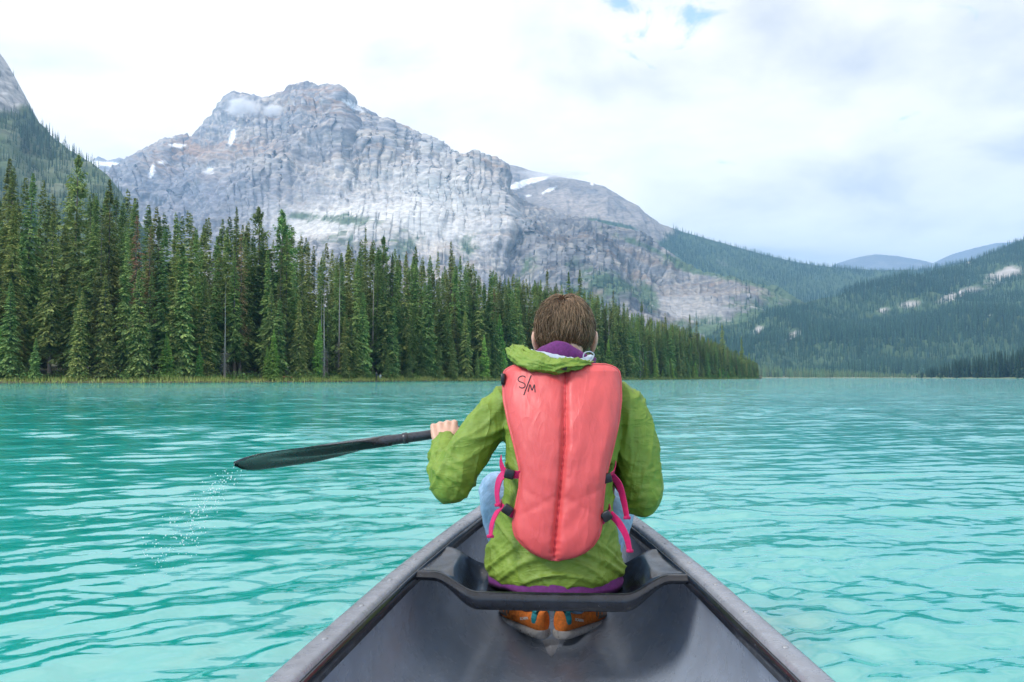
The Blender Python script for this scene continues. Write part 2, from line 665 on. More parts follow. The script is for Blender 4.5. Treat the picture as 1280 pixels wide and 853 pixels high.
# fine grain: upright joints high on the walls, slanting lines lower down on the left
upr = fbm(np.stack([Q[..., 0] * 75 + 1.5 * pnoise(Q * 9), Q[..., 2] * 11, Q[..., 1] * 15], -1), 4, .65)
sl_ = Q[..., 2] - .42 * Q[..., 0]
dia = fbm(np.stack([sl_ * 62 + 1.2 * pnoise(Q * 8), (Q[..., 0] + .4 * Q[..., 2]) * 9, Q[..., 1] * 6], -1), 4, .65)
lowl = np.clip(blob(px, py, 270, 250, 150, 55) * 1.2 + blob(px, py, 700, 340, 120, 50), 0, 1)
grain = upr * (1 - lowl) + dia * lowl
C = mixc3(C, (.10, .115, .165), sstep(.06, .34, grain) * .55 * rug)
C = mixc3(C, (.66, .64, .62), sstep(.06, .36, -grain) * .6)
bed = fbm(np.stack([tilt * 60, Q[..., 0] * 2.5, Q[..., 1] * 2.5], -1), 3, .6)
C = mixc3(C, (.12, .125, .155), sstep(.08, .36, bed) * .68 * rug)
C = mixc3(C, (.58, .53, .47), sstep(.08, .38, -bed) * .55)
C = mixc3(C, (.085, .095, .13), sstep(.05, .4, -flut + .15) * .6 * rug)  # painted shade in the grooves between the flutes
C = mixc3(C, (.07, .08, .11), sstep(.30, .42, fbm(np.stack([Q[..., 0] * 55, Q[..., 2] * 24 + Q[..., 0] * 20, Q[..., 1] * 20], -1) + 2, 3, .6)) * .55 * rug)  # small dark cracks, cavity shade painted on without any relief
C = mixc3(C, (.66, .64, .61), sstep(.30, .42, fbm(np.stack([Q[..., 0] * 48, Q[..., 2] * 14 - Q[..., 0] * 12, Q[..., 1] * 20], -1) + 12, 3, .6)) * .5)
C = mixc3(C, (.22, .25, .34), np.clip(blob(px, py, 260, 250, 120, 45) * .7, 0, 1))  # bluish cloud shadow over the left flank, painted into the rock
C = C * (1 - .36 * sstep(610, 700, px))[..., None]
brown = np.clip(blob(px, py, 400, 125, 50, 26) + blob(px, py, 215, 195, 40, 18, -15) + .9 * blob(px, py, 290, 185, 70, 18) + .7 * blob(px, py, 610, 212, 35, 18), 0, 1)
C = C * np.array([.86, .82, .78])
C = mixc3(C, (.34, .225, .155), brown * sstep(-.3, .4, strat + fine_) * .8)
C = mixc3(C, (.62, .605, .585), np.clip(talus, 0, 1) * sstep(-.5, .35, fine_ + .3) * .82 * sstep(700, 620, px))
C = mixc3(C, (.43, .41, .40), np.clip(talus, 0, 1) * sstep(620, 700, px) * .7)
pale = np.clip(blob(px, py, 560, 190, 50, 16, 25) + blob(px, py, 500, 220, 90, 26) + .7 * blob(px, py, 330, 205, 60, 16), 0, 1)
C = mixc3(C, (.56, .55, .53), pale * sstep(-.35, .35, fine_ + streak * .6) * .75)
snow = np.clip(blob(px, py, 442, 133, 14, 3.0, 28) * 1.5 + blob(px, py, 290, 172, 3.4, 11, 15) * 1.6 + blob(px, py, 222, 182, 12, 2.6) * 1.3 + blob(px, py, 190, 214, 2.6, 10, 12) * 1.6
               + blob(px, py, 205, 203, 7, 2.2) * 1.3 + blob(px, py, 262, 214, 9, 7) * .8 + blob(px, py, 318, 222, 10, 5) * .6, 0, 1)
C = mixc3(C, (.84, .85, .87), sstep(.45, .75, snow + .35 * fine_))
veg_n = fbm(Q * np.array([11, 11, 11]) + 30, 5, .6)
veg = (1.1 * blob(px, py, 900, 343, 90, 7, 12) + .9 * blob(px, py, 800, 306, 60, 5, 22) + blob(px, py, 505, 310, 22, 22) + blob(px, py, 440, 275, 40, 8) + .9 * blob(px, py, 585, 312, 18, 22, 20) + blob(px, py, 375, 270, 26, 6)
       + blob(px, py, 760, 352, 60, 16, 25) * .9 + blob(px, py, 720, 380, 60, 30) + 1.3 * blob(px, py, 970, 392, 60, 26) + 1.2 * blob(px, py, 890, 412, 60, 14) + blob(px, py, 905, 325, 50, 10, 22)
       + blob(px, py, 870, 320, 26, 22, 60) * .7 + blob(px, py, 430, 300, 40, 16) * .8 + blob(px, py, 660, 330, 16, 16) * .8 + blob(px, py, 1000, 360, 40, 14)
       + blob(px, py, 812, 372, 10, 26, -20) * .7)
veg_f = fbm(Q * np.array([40, 40, 30]) + 3, 4, .65)
vmask1 = sstep(.38, .95, veg * .9 + .75 * veg_n + .7 * veg_f)
C = mixc3(C, (.075, .125, .06), vmask1 * .9)
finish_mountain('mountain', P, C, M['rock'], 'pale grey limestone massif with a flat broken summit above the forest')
MASSIF = (P, px, py, vmask1)

# --- the second summit with its long wooded shoulder
SKY2 = [(600, 196), (640, 207), (660, 213), (700, 222), (740, 229), (762, 237), (775, 245), (800, 261), (812, 272), (826, 281), (860, 292), (900, 303), (950, 317), (990, 327),
        (1020, 332), (1050, 335), (1100, 338), (1150, 337), (1190, 330), (1300, 312)]
u, v, P = face(SKY2, [(600, 4200), (830, 4000), (1300, 3700)], [(600, 2700, 150), (1000, 2400, 40), (1300, 2400, 40)], 420, 190,
               [(0, 0, 0), (.5, .5, .42), (.75, .75, .7), (1, 1, 1)], jag=1.2, jscale=.12)
nrm = normals(P)
nrm[nrm[..., 1] > 0] *= -1
vv = np.concatenate([v, np.ones(4)])
taper = (sstep(0, .1, vv) * (0.2 + .8 * sstep(1, .88, vv)))[None, :]
Q = P * .001
px, py = project(P)
bare = sstep(860, 800, px + (py - 290) * 1.1)
gul = fbm(np.stack([Q[..., 0] * 5, Q[..., 2] * 1.6, Q[..., 1] * 2], -1), 5, .55, True)
roc = fbm(Q * np.array([8, 8, 12]), 5, .55)
strat = fbm(np.stack([(Q[..., 2] - .1 * Q[..., 0]) * 26, Q[..., 0], Q[..., 1]], -1), 3, .6)
P = P + nrm * ((gul * 55 + roc * 14 + strat * 16) * (0.35 + .65 * bare) * taper)[..., None]
px, py = project(P)
fine_ = fbm(Q * np.array([22, 22, 34]), 5, .6)
C = np.ones(P.shape) * np.array([.235, .215, .21])
C = mixc3(C, (.13, .14, .17), sstep(0, .5, roc + .5 * fine_) * .8)
C = mixc3(C, (.37, .33, .30), sstep(.05, .5, strat + .5 * fine_) * .6)
C = mixc3(C, (.40, .35, .32), blob(px, py, 720, 255, 50, 14, 20) * .6)
snow = np.clip(blob(px, py, 665, 226, 24, 3.4, -12) * 1.5 + blob(px, py, 686, 238, 10, 2.2, -25) * 1.5 + blob(px, py, 645, 234, 10, 3, -10) * 1.4 + blob(px, py, 660, 245, 6, 2) + blob(px, py, 740, 230, 3, 4), 0, 1)
C = mixc3(C, (.85, .86, .88), sstep(.5, .8, snow + .45 * fine_))
veg_n = fbm(Q * np.array([8, 8, 14]) + 12, 5, .6)
veg2 = sstep(.35, .65, sstep(805, 900, px + (py - 285) * 1.3) * 1.1 + .35 * veg_n - .55 * blob(px, py, 905, 330, 30, 7, 15) - .4 * blob(px, py, 800, 268, 20, 12))
veg2 = np.clip(veg2 + sstep(.55, .7, blob(px, py, 665, 262, 40, 5, 18) + blob(px, py, 765, 280, 50, 4, 12) + .3 * veg_n), 0, 1)
C = mixc3(C, (.06, .10, .05), veg2)
finish_mountain('mountain', P, C, M['rock'], 'brown bare summit in cloud behind the limestone massif, with wooded right shoulder')
SECOND = (P, px, py, veg2)

# --- the wooded mountainside across the lake
SKY3 = [(860, 436), (900, 413), (950, 399), (1005, 381), (1080, 362), (1150, 345), (1218, 325), (1280, 299), (1400, 262), (1600, 240), (1850, 330), (2050, 445)]
u, v, P = face(SKY3, [(860, 1650), (1000, 2000), (1280, 2500), (1400, 2600), (2050, 2300)], [(860, 1300, 3), (1400, 1150, 3), (2050, 1100, 0)], 520, 170,
               [(0, 0, 0), (.2, .22, .12), (.6, .6, .52), (1, 1, 1)], jag=1.0, jscale=.05)
nrm = normals(P)
nrm[nrm[..., 1] > 0] *= -1
vv = np.concatenate([v, np.ones(4)])
taper = (sstep(0, .2, vv) * (.3 + .7 * sstep(1, .85, vv)))[None, :]
Q = P * .001
roc = fbm(Q * np.array([4, 4, 5]), 5, .5)
P = P + nrm * (roc * 60 * taper)[..., None]
px, py = project(P)
cl_n = fbm(Q * np.array([30, 30, 40]), 4, .6)
cliff = np.clip(blob(px, py, 1255, 342, 28, 8, -12) + blob(px, py, 1200, 368, 42, 6, -16) + blob(px, py, 1138, 380, 14, 4, -5) + blob(px, py, 991, 420, 11, 5, -20) * 1.2
                + blob(px, py, 948, 412, 8, 5, -40) + blob(px, py, 1105, 388, 10, 4) * .8 + blob(px, py, 1050, 394, 18, 3) * .7 + blob(px, py, 1240, 395, 10, 4) * .6
                + blob(px, py, 1212, 328, 8, 5) * .8, 0, 1)
clm = sstep(.36, .8, cliff + .75 * cl_n)
C = np.ones(P.shape) * np.array([.07, .11, .06])
C = mixc3(C, (.10, .13, .06), sstep(0, .5, roc) * .5)
C = mixc3(C, (.40, .375, .36), clm)
finish_mountain('hillside', P, C, M['hill'], 'dark wooded mountainside with pale cliff bands across the lake').__setitem__('category', 'hillside')
RIGHT = (P, px, py, clm)

# --- far ridge, snow ridge, near left slope
u, v, P = face([(1000, 350), (1035, 335), (1050, 328), (1075, 321), (1095, 318), (1120, 320), (1150, 325), (1166, 329), (1190, 318), (1215, 311), (1245, 304), (1330, 300)],
               [(1000, 8500), (1330, 8000)], [(1000, 6500, 300), (1330, 6500, 300)], 120, 50, [(0, 0, 0), (1, 1, 1)], jag=.7, jscale=.2)
Q = P * .001
P[..., 2] += fbm(Q * 3, 4) * 60 * np.concatenate([sstep(1, .7, v), np.zeros(4)])[None, :]
C = mixc3(np.ones(P.shape) * np.array([.17, .16, .165]), (.30, .28, .27), sstep(0, .5, fbm(Q * np.array([6, 6, 10]), 4)))
finish_mountain('ridge', P, C, M['rock'], 'far bare grey-blue ridge in the valley gap').__setitem__('category', 'ridge')

u, v, P = face([(70, 240), (95, 212), (112, 202), (124, 196), (133, 200), (148, 197), (158, 201), (172, 207), (190, 216), (240, 250)],
               [(70, 5200), (240, 5200)], [(70, 4000, 500), (240, 4000, 500)], 140, 90, [(0, 0, 0), (.5, .4, .5), (1, 1, 1)], jag=2.0, jscale=.2)
Q = P * .001
f5 = fbm(Q * np.array([9, 9, 14]), 5, .6)
P[..., 1] -= f5 * 60
px, py = project(P)
C = mixc3(np.ones(P.shape) * np.array([.27, .26, .27]), (.15, .155, .18), sstep(-.1, .4, f5))
C = mixc3(C, (.84, .85, .87), sstep(.35, .6, blob(px, py, 140, 206, 22, 3.5, 8) + blob(px, py, 118, 207, 5, 5) + blob(px, py, 160, 206, 12, 2.5) + .6 * f5))
finish_mountain('ridge', P, C, M['rock'], 'small snow-streaked ridge far behind the left slope').__setitem__('category', 'ridge')

SKY6 = [(-760, 300), (-620, 60), (-420, -60), (-160, -110), (-60, 0), (-20, 45), (0, 66), (12, 86), (24, 108), (34, 130), (42, 146), (52, 157), (66, 172), (90, 190), (118, 206), (135, 220), (150, 240), (170, 278), (195, 335), (230, 410), (400, 452)]
u, v, P = face(SKY6, [(-760, 1500), (-160, 1600), (0, 1500), (120, 1250), (400, 800)], [(-760, 560, 0), (-600, 560, 6), (400, 560, 6)], 400, 150, [(0, 0, 0), (.3, .36, .2), (1, 1, 1)], jag=1.5, jscale=.1)
nrm = normals(P)
nrm[nrm[..., 1] > 0] *= -1
vv = np.concatenate([v, np.ones(4)])
Q = P * .001
f6 = fbm(Q * np.array([14, 14, 9]), 5, .58)
px, py = project(P)
rk = sstep(.35, .65, sstep(165, 110, py) * sstep(75, 20, px) * 1.15 + .4 * f6)
P = P + nrm * ((f6 * 22 + fbm(Q * np.array([30, 30, 16]) + 5, 4) * 14 * rk) * (sstep(0, .1, vv) * (.25 + .75 * sstep(1, .9, vv)))[None, :])[..., None]
px, py = project(P)
C = mixc3(np.ones(P.shape) * np.array([.09, .125, .07]), (.16, .17, .12), sstep(0, .4, f6) * .6)
C = mixc3(C, mixc3(np.ones(P.shape) * np.array([.36, .355, .36]), (.17, .175, .19), sstep(-.1, .35, fbm(Q * np.array([40, 40, 20]), 4, .6))), rk)
finish_mountain('hillside', P, C, M['rock'], 'steep wooded slope with bare grey rock top at the left edge').__setitem__('category', 'hillside')
LEFT = (P, px, py, rk)


# ------------------------------------------------------------------ conifers
def conifer(H, Rm, base, seed, nb, droop=0.25, irr=0.3, side=4, col_lo=(0.126, 0.201, 0.068), col_hi=(0.319, 0.390, 0.109), power=0.8, up=0.5, fullness=1.0):
    """crown of drooping sprays: every twig is a small kite of needles"""
    r = np.random.RandomState(seed)
    t = np.sort(r.uniform(0, 1, nb) ** 1.15)
    t = np.concatenate([t, r.uniform(.86, 1, nb // 7)])
    n = len(t)
    z = H * (base + (1 - base) * t * 0.985)
    # uneven outline: gaps and long tiers
    tier = 1 + irr * pnoise(np.stack([t * 17 + seed, t * 0, t * 0 + .5], -1)) * 1.5
    az = r.uniform(0, 2 * math.pi, n)
    lob = 1 + irr * pnoise(np.stack([np.cos(az) * 1.4 + seed, np.sin(az) * 1.4, t * 6], -1)) * 1.3
    Lb = Rm * ((1 - t) ** power * .97 + .035) * sstep(-.10, .10, t) * tier * lob * r.uniform(.6, 1.1, n) * (.55 + .45 * sstep(0, .12, t))
    Lb = np.maximum(Lb, .10)
    el = R(-22) + (R(48) + R(22)) * t ** 2.2 * up * 1.6 + r.normal(0, .12, n)
    o = np.stack([np.cos(az), np.sin(az), np.zeros(n)], -1)
    s_ = np.stack([-np.sin(az), np.cos(az), np.zeros(n)], -1)
    V, Cc = [], []
    bc = r.uniform(0, 1, n) ** 1.6
    lo, hi = np.array(col_lo), np.array(col_hi)

    def at(s):
        return o * (Lb * s * np.cos(el))[:, None] + np.stack([np.zeros(n), np.zeros(n), z + Lb * (s * np.sin(el) - droop * s * s + .10 * s ** 4)], -1)

    def kite(p, d, ln, wd, shade):
        d = d / (np.linalg.norm(d, axis=1)[:, None] + 1e-9)
        ref = np.stack([r.normal(0, .35, n), r.normal(0, .35, n), np.ones(n)], -1)
        sv = np.cross(d, ref)
        sv /= np.linalg.norm(sv, axis=1)[:, None] + 1e-9
        V.append(np.stack([p, p + d * (ln * .45)[:, None] + sv * wd[:, None], p + d * ln[:, None] - np.array([0, 0, .12]) * ln[:, None],
                           p + d * (ln * .45)[:, None] - sv * wd[:, None]], 1))
        Cc.append(lo + (hi - lo) * np.clip(shade, 0, 1)[:, None])
    kite(at(0.05), at(1.0) - at(0.05), Lb * .98, np.maximum(Lb * .075, .05) * fullness, bc * .7)
    for k in range(side):
        s = .22 + .72 * (k + .5) / side
        for sg in (-1, 1):
            sj = np.clip(s + r.uniform(-.08, .08, n), .05, .98)
            p = o * (Lb * sj * np.cos(el))[:, None]
            p[:, 2] += z + Lb * (sj * np.sin(el) - droop * sj * sj + .10 * sj ** 4)
            d = o * .75 + s_ * (sg * r.uniform(.5, 1.0, n))[:, None]
            d[:, 2] -= r.uniform(.05, .75, n)
            ln = (Lb * .34 * (1.15 - sj * .6) + .12) * r.uniform(.7, 1.25, n)
            kite(p, d, ln, ln * r.uniform(.16, .27, n) * fullness, bc * .75 + r.uniform(-.1, .3, n))
    V = np.concatenate(V).reshape(-1, 3)
    Cc = np.repeat(np.concatenate(Cc), 4, axis=0)
    nk = len(V) // 4
    F = np.arange(nk * 4).reshape(nk, 4)
    return V, F, Cc


def trunk_mesh(H, r0, seed, bare=0, base=0.0, twig=1.2):
    r = np.random.RandomState(seed)
    ns, nr_ = 7, 9
    V, F = [], []
    for i in range(nr_):
        t = i / (nr_ - 1)
        cx, cy = (pnoise(np.array([[t * 2 + seed, 0, 0], [0, t * 2 + seed, .7]])) * .012 * H * t)
        rr = r0 * (1 - t) ** .85 + .012
        if i == 0:
            rr *= 1.35
        for k in range(ns):
            a = 2 * math.pi * k / ns
            V.append((cx + rr * math.cos(a), cy + rr * math.sin(a), t * H - (0.4 if i == 0 else 0)))
    for i in range(nr_ - 1):
        for k in range(ns):
            F.append((i * ns + k, i * ns + (k + 1) % ns, (i + 1) * ns + (k + 1) % ns, (i + 1) * ns + k))
    for q in range(bare):                                     # bare snags of dead twigs
        zt = H * r.uniform(.08, base if base > .1 else .97)
        a = r.uniform(0, 6.28)
        ln = twig * r.uniform(.4, 1.1) * (1 - zt / H) ** .5
        w_ = .022
        d = Vector((math.cos(a), math.sin(a), -.35 + r.normal(0, .15)))
        s = Vector((-math.sin(a), math.cos(a), 0)) * w_
        p = Vector((0, 0, zt))
        b0 = len(V)
        up_ = Vector((0, 0, w_))
        e_ = p + d * ln
        V += [tuple(p + s), tuple(p - s), tuple(p + up_ * 1.5), tuple(e_)]
        F += [(b0, b0 + 1, b0 + 3), (b0 + 1, b0 + 2, b0 + 3), (b0 + 2, b0, b0 + 3)]
        for m_ in range(2):
            f_ = r.uniform(.4, .85)
            p2 = p + d * ln * f_
            d2 = d * .6 + s.normalized() * (1 if m_ else -1) * .7 + Vector((0, 0, -.3))
            e2 = p2 + d2 * ln * .35
            b0 = len(V)
            V += [tuple(p2), tuple(p2 + Vector((0, 0, w_ * 1.4))), tuple(e2)]
            F += [(b0, b0 + 1, b0 + 2)]
    return V, F


KINDS = {}


def make_kind(key, name, n, H, Rm, base, nb, bare, trunk_mat='bark', tw=1.3, **kw):
    out_ = []
    for q in range(n):
        sd_ = (sum(ord(c) for c in key) * 13 + q * 101) % 9973
        cm = None
        if nb:
            V, F, Cc = conifer(H, Rm, base, sd_, nb, **kw)
            cm = mesh('crown', V, F, M['needles'], False, {'Col': ('FLOAT_COLOR', Cc)})
        tv, tf = trunk_mesh(H * .985, H * .0085 + .03, sd_, bare, base + .12, tw)
        tm = mesh('trunk', np.array(tv), tf, M[trunk_mat], False)
        out_.append((tm, cm))
    KINDS[key] = dict(name=name, H=H, meshes=out_)


make_kind('dense', 'spruce_tree', 4, 16, 2.35, .03, 560, 50, droop=.30, irr=.22, side=5, col_lo=(0.162, 0.260, 0.089), col_hi=(0.433, 0.518, 0.153), fullness=1.15)
make_kind('tall', 'spruce_tree', 5, 28, 2.8, .14, 660, 110, droop=.34, irr=.38, side=4, power=.80)
make_kind('slim', 'spruce_tree', 4, 27, 2.0, .26, 450, 130, droop=.36, irr=.5, side=3, power=.70, col_lo=(0.113, 0.173, 0.065), col_hi=(0.255, 0.319, 0.094))
make_kind('bright', 'fir_tree', 3, 13, 2.2, .03, 460, 20, droop=.12, irr=.25, side=5, up=1.0, col_lo=(0.201, 0.362, 0.077), col_hi=(0.461, 0.673, 0.144))
make_kind('sparse', 'pine_tree', 3, 25, 2.7, .38, 250, 110, droop=.08, irr=.65, side=5, power=.45, up=1.0, col_lo=(0.132, 0.218, 0.075), col_hi=(0.280, 0.377, 0.106))
make_kind('brown', 'dying_spruce_tree', 2, 25, 1.7, .2, 330, 150, droop=.4, irr=.5, side=3, power=.6, col_lo=(0.216, 0.143, 0.083), col_hi=(0.382, 0.252, 0.136))
make_kind('snag', 'dead_tree', 2, 22, 1.2, .2, 0, 190, trunk_mat='dead', tw=1.6)

SHORE = [(-900, 118), (-600, 104), (-260, 100), (0, 110), (200, 119), (400, 139), (600, 182), (800, 275), (900, 375), (950, 470), (960, 520)]
TOPS = [(-60, 190), (0, 196), (40, 205), (75, 216), (110, 222), (135, 214), (180, 232), (215, 246), (270, 254), (325, 266), (355, 264), (400, 292), (460, 286), (510, 302), (565, 302),
        (600, 322), (640, 330), (680, 338), (740, 352), (800, 380), (860, 398), (900, 418), (935, 436), (950, 446)]


def shore_y(p):
    return smooth_tab(p, SHORE, 30)


def ground_z(d):
    return np.interp(d, [0, .6, 3, 12, 60, 300], [-.15, .22, .45, .9, 3.2, 12])


def ground_point(p, d):
    Y = float(shore_y(p)) + d
    return Vector(((p - 640) / FPX * Y * 1.0, Y, float(ground_z(d))))


# columns evenly spaced along the ground
pxs = np.linspace(-70, 947, 2000)
pts = np.stack([(pxs - 640) / FPX * shore_y(pxs), shore_y(pxs)], -1)
arc = np.concatenate([[0], np.cumsum(np.linalg.norm(np.diff(pts, axis=0), axis=1))])
TREES = []
rt = random.Random(4)


def add_tree(kind, p, d, H, wide=1.0):
    TREES.append(dict(kind=kind, px=p, d=d, H=H, wide=wide))


# individual trees that stand out in the photograph: kind, column, row of the top, metres behind the shoreline
HERO = [('dense', 12, 348, 4), ('dense', 130, 342, 4), ('dense', 174, 335, 4), ('tall', 62, 262, 8), ('dense', 228, 305, 6), ('dense', 98, 362, 3), ('dense', 44, 422, 2),
        ('bright', 343, 412, 3), ('bright', 335, 432, 2), ('dense', 373, 376, 5), ('dense', 432, 394, 5), ('dense', 453, 364, 6), ('dense', 490, 370, 5), ('dense', 535, 346, 6),
        ('dense', 582, 388, 5), ('bright', 624, 392, 5), ('bright', 606, 418, 3), ('slim', 457, 282, 26), ('slim', 564, 300, 28), ('tall', 517, 306, 26), ('tall', 296, 256, 20),
        ('sparse', 353, 262, 24), ('sparse', 325, 258, 26), ('sparse', 88, 192, 40), ('tall', 134, 222, 22), ('brown', 170, 268, 10), ('brown', 182, 282, 11), ('brown', 300, 290, 14),
        ('snag', 281, 350, 5), ('snag', 405, 352, 5), ('snag', 424, 330, 9), ('snag', 466, 330, 12), ('snag', 762, 392, 8), ('snag', 800, 412, 5), ('bright', 760, 424, 5),
        ('slim', 684, 335, 26), ('tall', 712, 338, 26), ('tall', 726, 336, 24), ('slim', 765, 362, 20), ('tall', 802, 376, 24), ('tall', 904, 402, 18), ('tall', 928, 420, 10), ('tall', 936, 440, 6),
        ('tall', 862, 392, 22), ('slim', 872, 398, 18), ('slim', 832, 390, 20), ('tall', 4, 196, 30), ('slim', 14, 206, 28), ('tall', 30, 214, 20), ('brown', 478, 400, 10), ('sparse', 475, 294, 24)]
for k_, p_, y_, d_ in HERO:
    g = ground_point(p_, d_)
    ztop = far(p_, y_, g.y)[2]
    add_tree(k_, p_, d_, float(ztop - g.z))


def row(n, d0, d1, fr0, fr1, kinds, weights, jitter=.8):
    a = np.linspace(arc[0], arc[-1], n)
    for s in a:
        s = s + rt.uniform(-jitter, jitter) * (a[1] - a[0])
        p = float(np.interp(s, arc, pxs))
        d = rt.uniform(d0, d1)
        g = ground_point(p, d)
        Hmax = float(far(p, lerp_tab(p, TOPS) + 6, g.y)[2] - g.z)
        k = rt.choices(kinds, weights)[0]
        f = rt.uniform(fr0, fr1)
        add_tree(k, p, d, max(4.0, Hmax * f * (0.8 if k in ('bright',) else 1)), rt.uniform(.85, 1.2))


row(56, 1.5, 5, .13, .36, ('dense', 'bright'), (3, 2))
row(72, 4, 10, .36, .62, ('dense', 'tall', 'bright', 'snag'), (7, 3, 1.6, .4))
row(66, 9, 18, .60, .84, ('tall', 'slim', 'dense', 'brown', 'snag', 'sparse'), (6, 4, 4, .7, .4, .5))
row(56, 16, 30, .80, 1.02, ('tall', 'slim', 'sparse', 'brown'), (6, 5, 1.2, .3))
del TREES[300:]

LOOK = {'dense': 'full conical green spruce', 'tall': 'tall dark spruce', 'slim': 'slender ragged dark spruce', 'bright': 'bright green young fir',
        'sparse': 'open-crowned dark pine', 'brown': 'brown dying spruce', 'snag': 'bare grey dead tree'}
ZONES = [(-200, 60, 'under left rock slope'), (60, 130, 'beside left rock slope'), (130, 200, 'below small snowy ridge'), (200, 270, 'below massif\'s left shoulder'),
         (270, 345, 'below cloud-wrapped peak'), (345, 440, 'below flat summit'), (440, 525, 'below pale scree'), (525, 600, 'above paddling hand'),
         (600, 660, 'left of paddler\'s head'), (660, 750, 'behind paddler\'s head'), (750, 800, 'right of paddler\'s head'), (800, 860, 'midway to forest point'),
         (860, 905, 'near forest point'), (905, 1100, 'at forest point tip')]
ORD = ['leftmost', 'second', 'third', 'fourth', 'fifth', 'sixth', 'seventh', 'eighth', 'ninth', 'tenth', 'eleventh', 'twelfth', 'thirteenth', 'fourteenth', 'fifteenth']


def tree_label(t):
    zone = [z for a, b, z in ZONES if a <= t['px'] < b][0]
    rw = 'on shore' if t['d'] < 5.5 else 'in second rank' if t['d'] < 11 else 'in mid forest' if t['d'] < 18 else 'on forest skyline'
    return LOOK[t['kind']], rw, zone


buckets = {}
for t in TREES:
    buckets.setdefault(tree_label(t), []).append(t)
for (lk, rw, zone), ts in buckets.items():
    ts.sort(key=lambda q: q['px'])
    for i, t in enumerate(ts):
        if len(ts) == 1:
            t['label'] = f'{lk} {rw}, {zone}'
        elif i == len(ts) - 1:
            t['label'] = f'{lk} {rw}, {zone}, rightmost such'
        else:
            t['label'] = f'{lk} {rw}, {zone}, ' + (ORD[i] + ' such' if i == 0 else f'{ORD[min(i, 14)]} from left')
for i, t in enumerate(TREES):
    K = KINDS[t['kind']]
    tm, cm = K['meshes'][i % len(K['meshes'])]
    e_ = bpy.data.objects.new(K['name'], None)
    col.objects.link(e_)
    g = ground_point(t['px'], t['d'])
    s = t['H'] / K['H']
    wd = t['wide'] * s ** .8 * .96
    e_.location = g
    e_.rotation_euler = (rt.gauss(0, .012), rt.gauss(0, .012), rt.uniform(0, 6.28))
    e_.scale = (wd, wd, s)
    e_.empty_display_size = .5
    tag(e_, t['label'], 'tree', 'conifers on the lakeside point')
    link('trunk', tm, e_)
    if cm:
        link('crown', cm, e_)

# the wood behind them: too many to count
def scatter(name, label, pts, scl, rot, meshes):
    """one object whose points each carry one of the given tree meshes"""
    pool = bpy.data.collections.new(name + '_kinds')
    for q, me in enumerate(meshes):
        pool.objects.link(bpy.data.objects.new('%s_kind_%02d' % (name, q), me))
    me = bpy.data.meshes.new(name)
    me.from_pydata(np.asarray(pts, float).tolist(), [], [])
    n = len(pts)
    a = me.attributes.new('scl', 'FLOAT_VECTOR', 'POINT')
    a.data.foreach_set('vector', np.ascontiguousarray(scl, dtype=np.float32).ravel())
    a = me.attributes.new('rot', 'FLOAT_VECTOR', 'POINT')
    rv_ = np.zeros((n, 3), np.float32)
    rv_[:, 2] = rot
    a.data.foreach_set('vector', rv_.ravel())
    a = me.attributes.new('pick', 'INT', 'POINT')
    a.data.foreach_set('value', (np.arange(n) % len(meshes)).astype(np.int32))
    g = bpy.data.node_groups.new(name, 'GeometryNodeTree')
    g.interface.new_socket('Geometry', in_out='INPUT', socket_type='NodeSocketGeometry')
    g.interface.new_socket('Geometry', in_out='OUTPUT', socket_type='NodeSocketGeometry')
    gi, go = g.nodes.new('NodeGroupInput'), g.nodes.new('NodeGroupOutput')
    ip = g.nodes.new('GeometryNodeInstanceOnPoints')
    ci = g.nodes.new('GeometryNodeCollectionInfo')
    ci.inputs['Collection'].default_value = pool
    ci.inputs['Separate Children'].default_value = True
    ci.inputs['Reset Children'].default_value = True
    ip.inputs['Pick Instance'].default_value = True
    g.links.new(gi.outputs[0], ip.inputs['Points'])
    g.links.new(ci.outputs[0], ip.inputs['Instance'])
    for an, ty, so in (('scl', 'FLOAT_VECTOR', 'Scale'), ('rot', 'FLOAT_VECTOR', 'Rotation'), ('pick', 'INT', 'Instance Index')):
        na = g.nodes.new('GeometryNodeInputNamedAttribute')
        na.data_type = ty
        na.inputs['Name'].default_value = an
        g.links.new(na.outputs['Attribute'], ip.inputs[so])
    g.links.new(ip.outputs[0], go.inputs[0])
    o = link(name, me)
    md = o.modifiers.new('trees', 'NODES')
    md.node_group = g
    tag(o, label, 'forest', kind='stuff')
    return o


r7 = np.random.RandomState(21)
pts_, scl_, rot_ = [], [], []
for q in range(1900):
    s = r7.uniform(arc[0], arc[-1])
    p = float(np.interp(s, arc, pxs)) if q < 1480 else r7.uniform(-880, -70)
    d = r7.uniform(6 if q < 1480 else 2, 75)
    g = ground_point(p, d)
    H = float(far(p, lerp_tab(p, TOPS) + 10, g.y)[2] - g.z) * (r7.uniform(.3, .7) if q % 5 == 0 else r7.uniform(.72, 1.0))
    sc = H / 27.0
    wd = max(sc, .5) * r7.uniform(.8, 1.15)
    pts_.append(g)
    scl_.append((wd, wd, sc))
    rot_.append(r7.uniform(0, 6.28))
fill = []
for q in range(5):
    V, F, Cc = conifer(27, 2.7, .04 + .03 * (q % 2), 900 + q, 430, droop=.34, irr=.38, side=3, power=.80, fullness=1.35)
    fill.append(mesh('fill_tree', V, F, M['needles'], False, {'Col': ('FLOAT_COLOR', Cc)}))
scatter('forest', 'dark depth of the conifer wood behind the shoreline trees', pts_, scl_, rot_, fill)

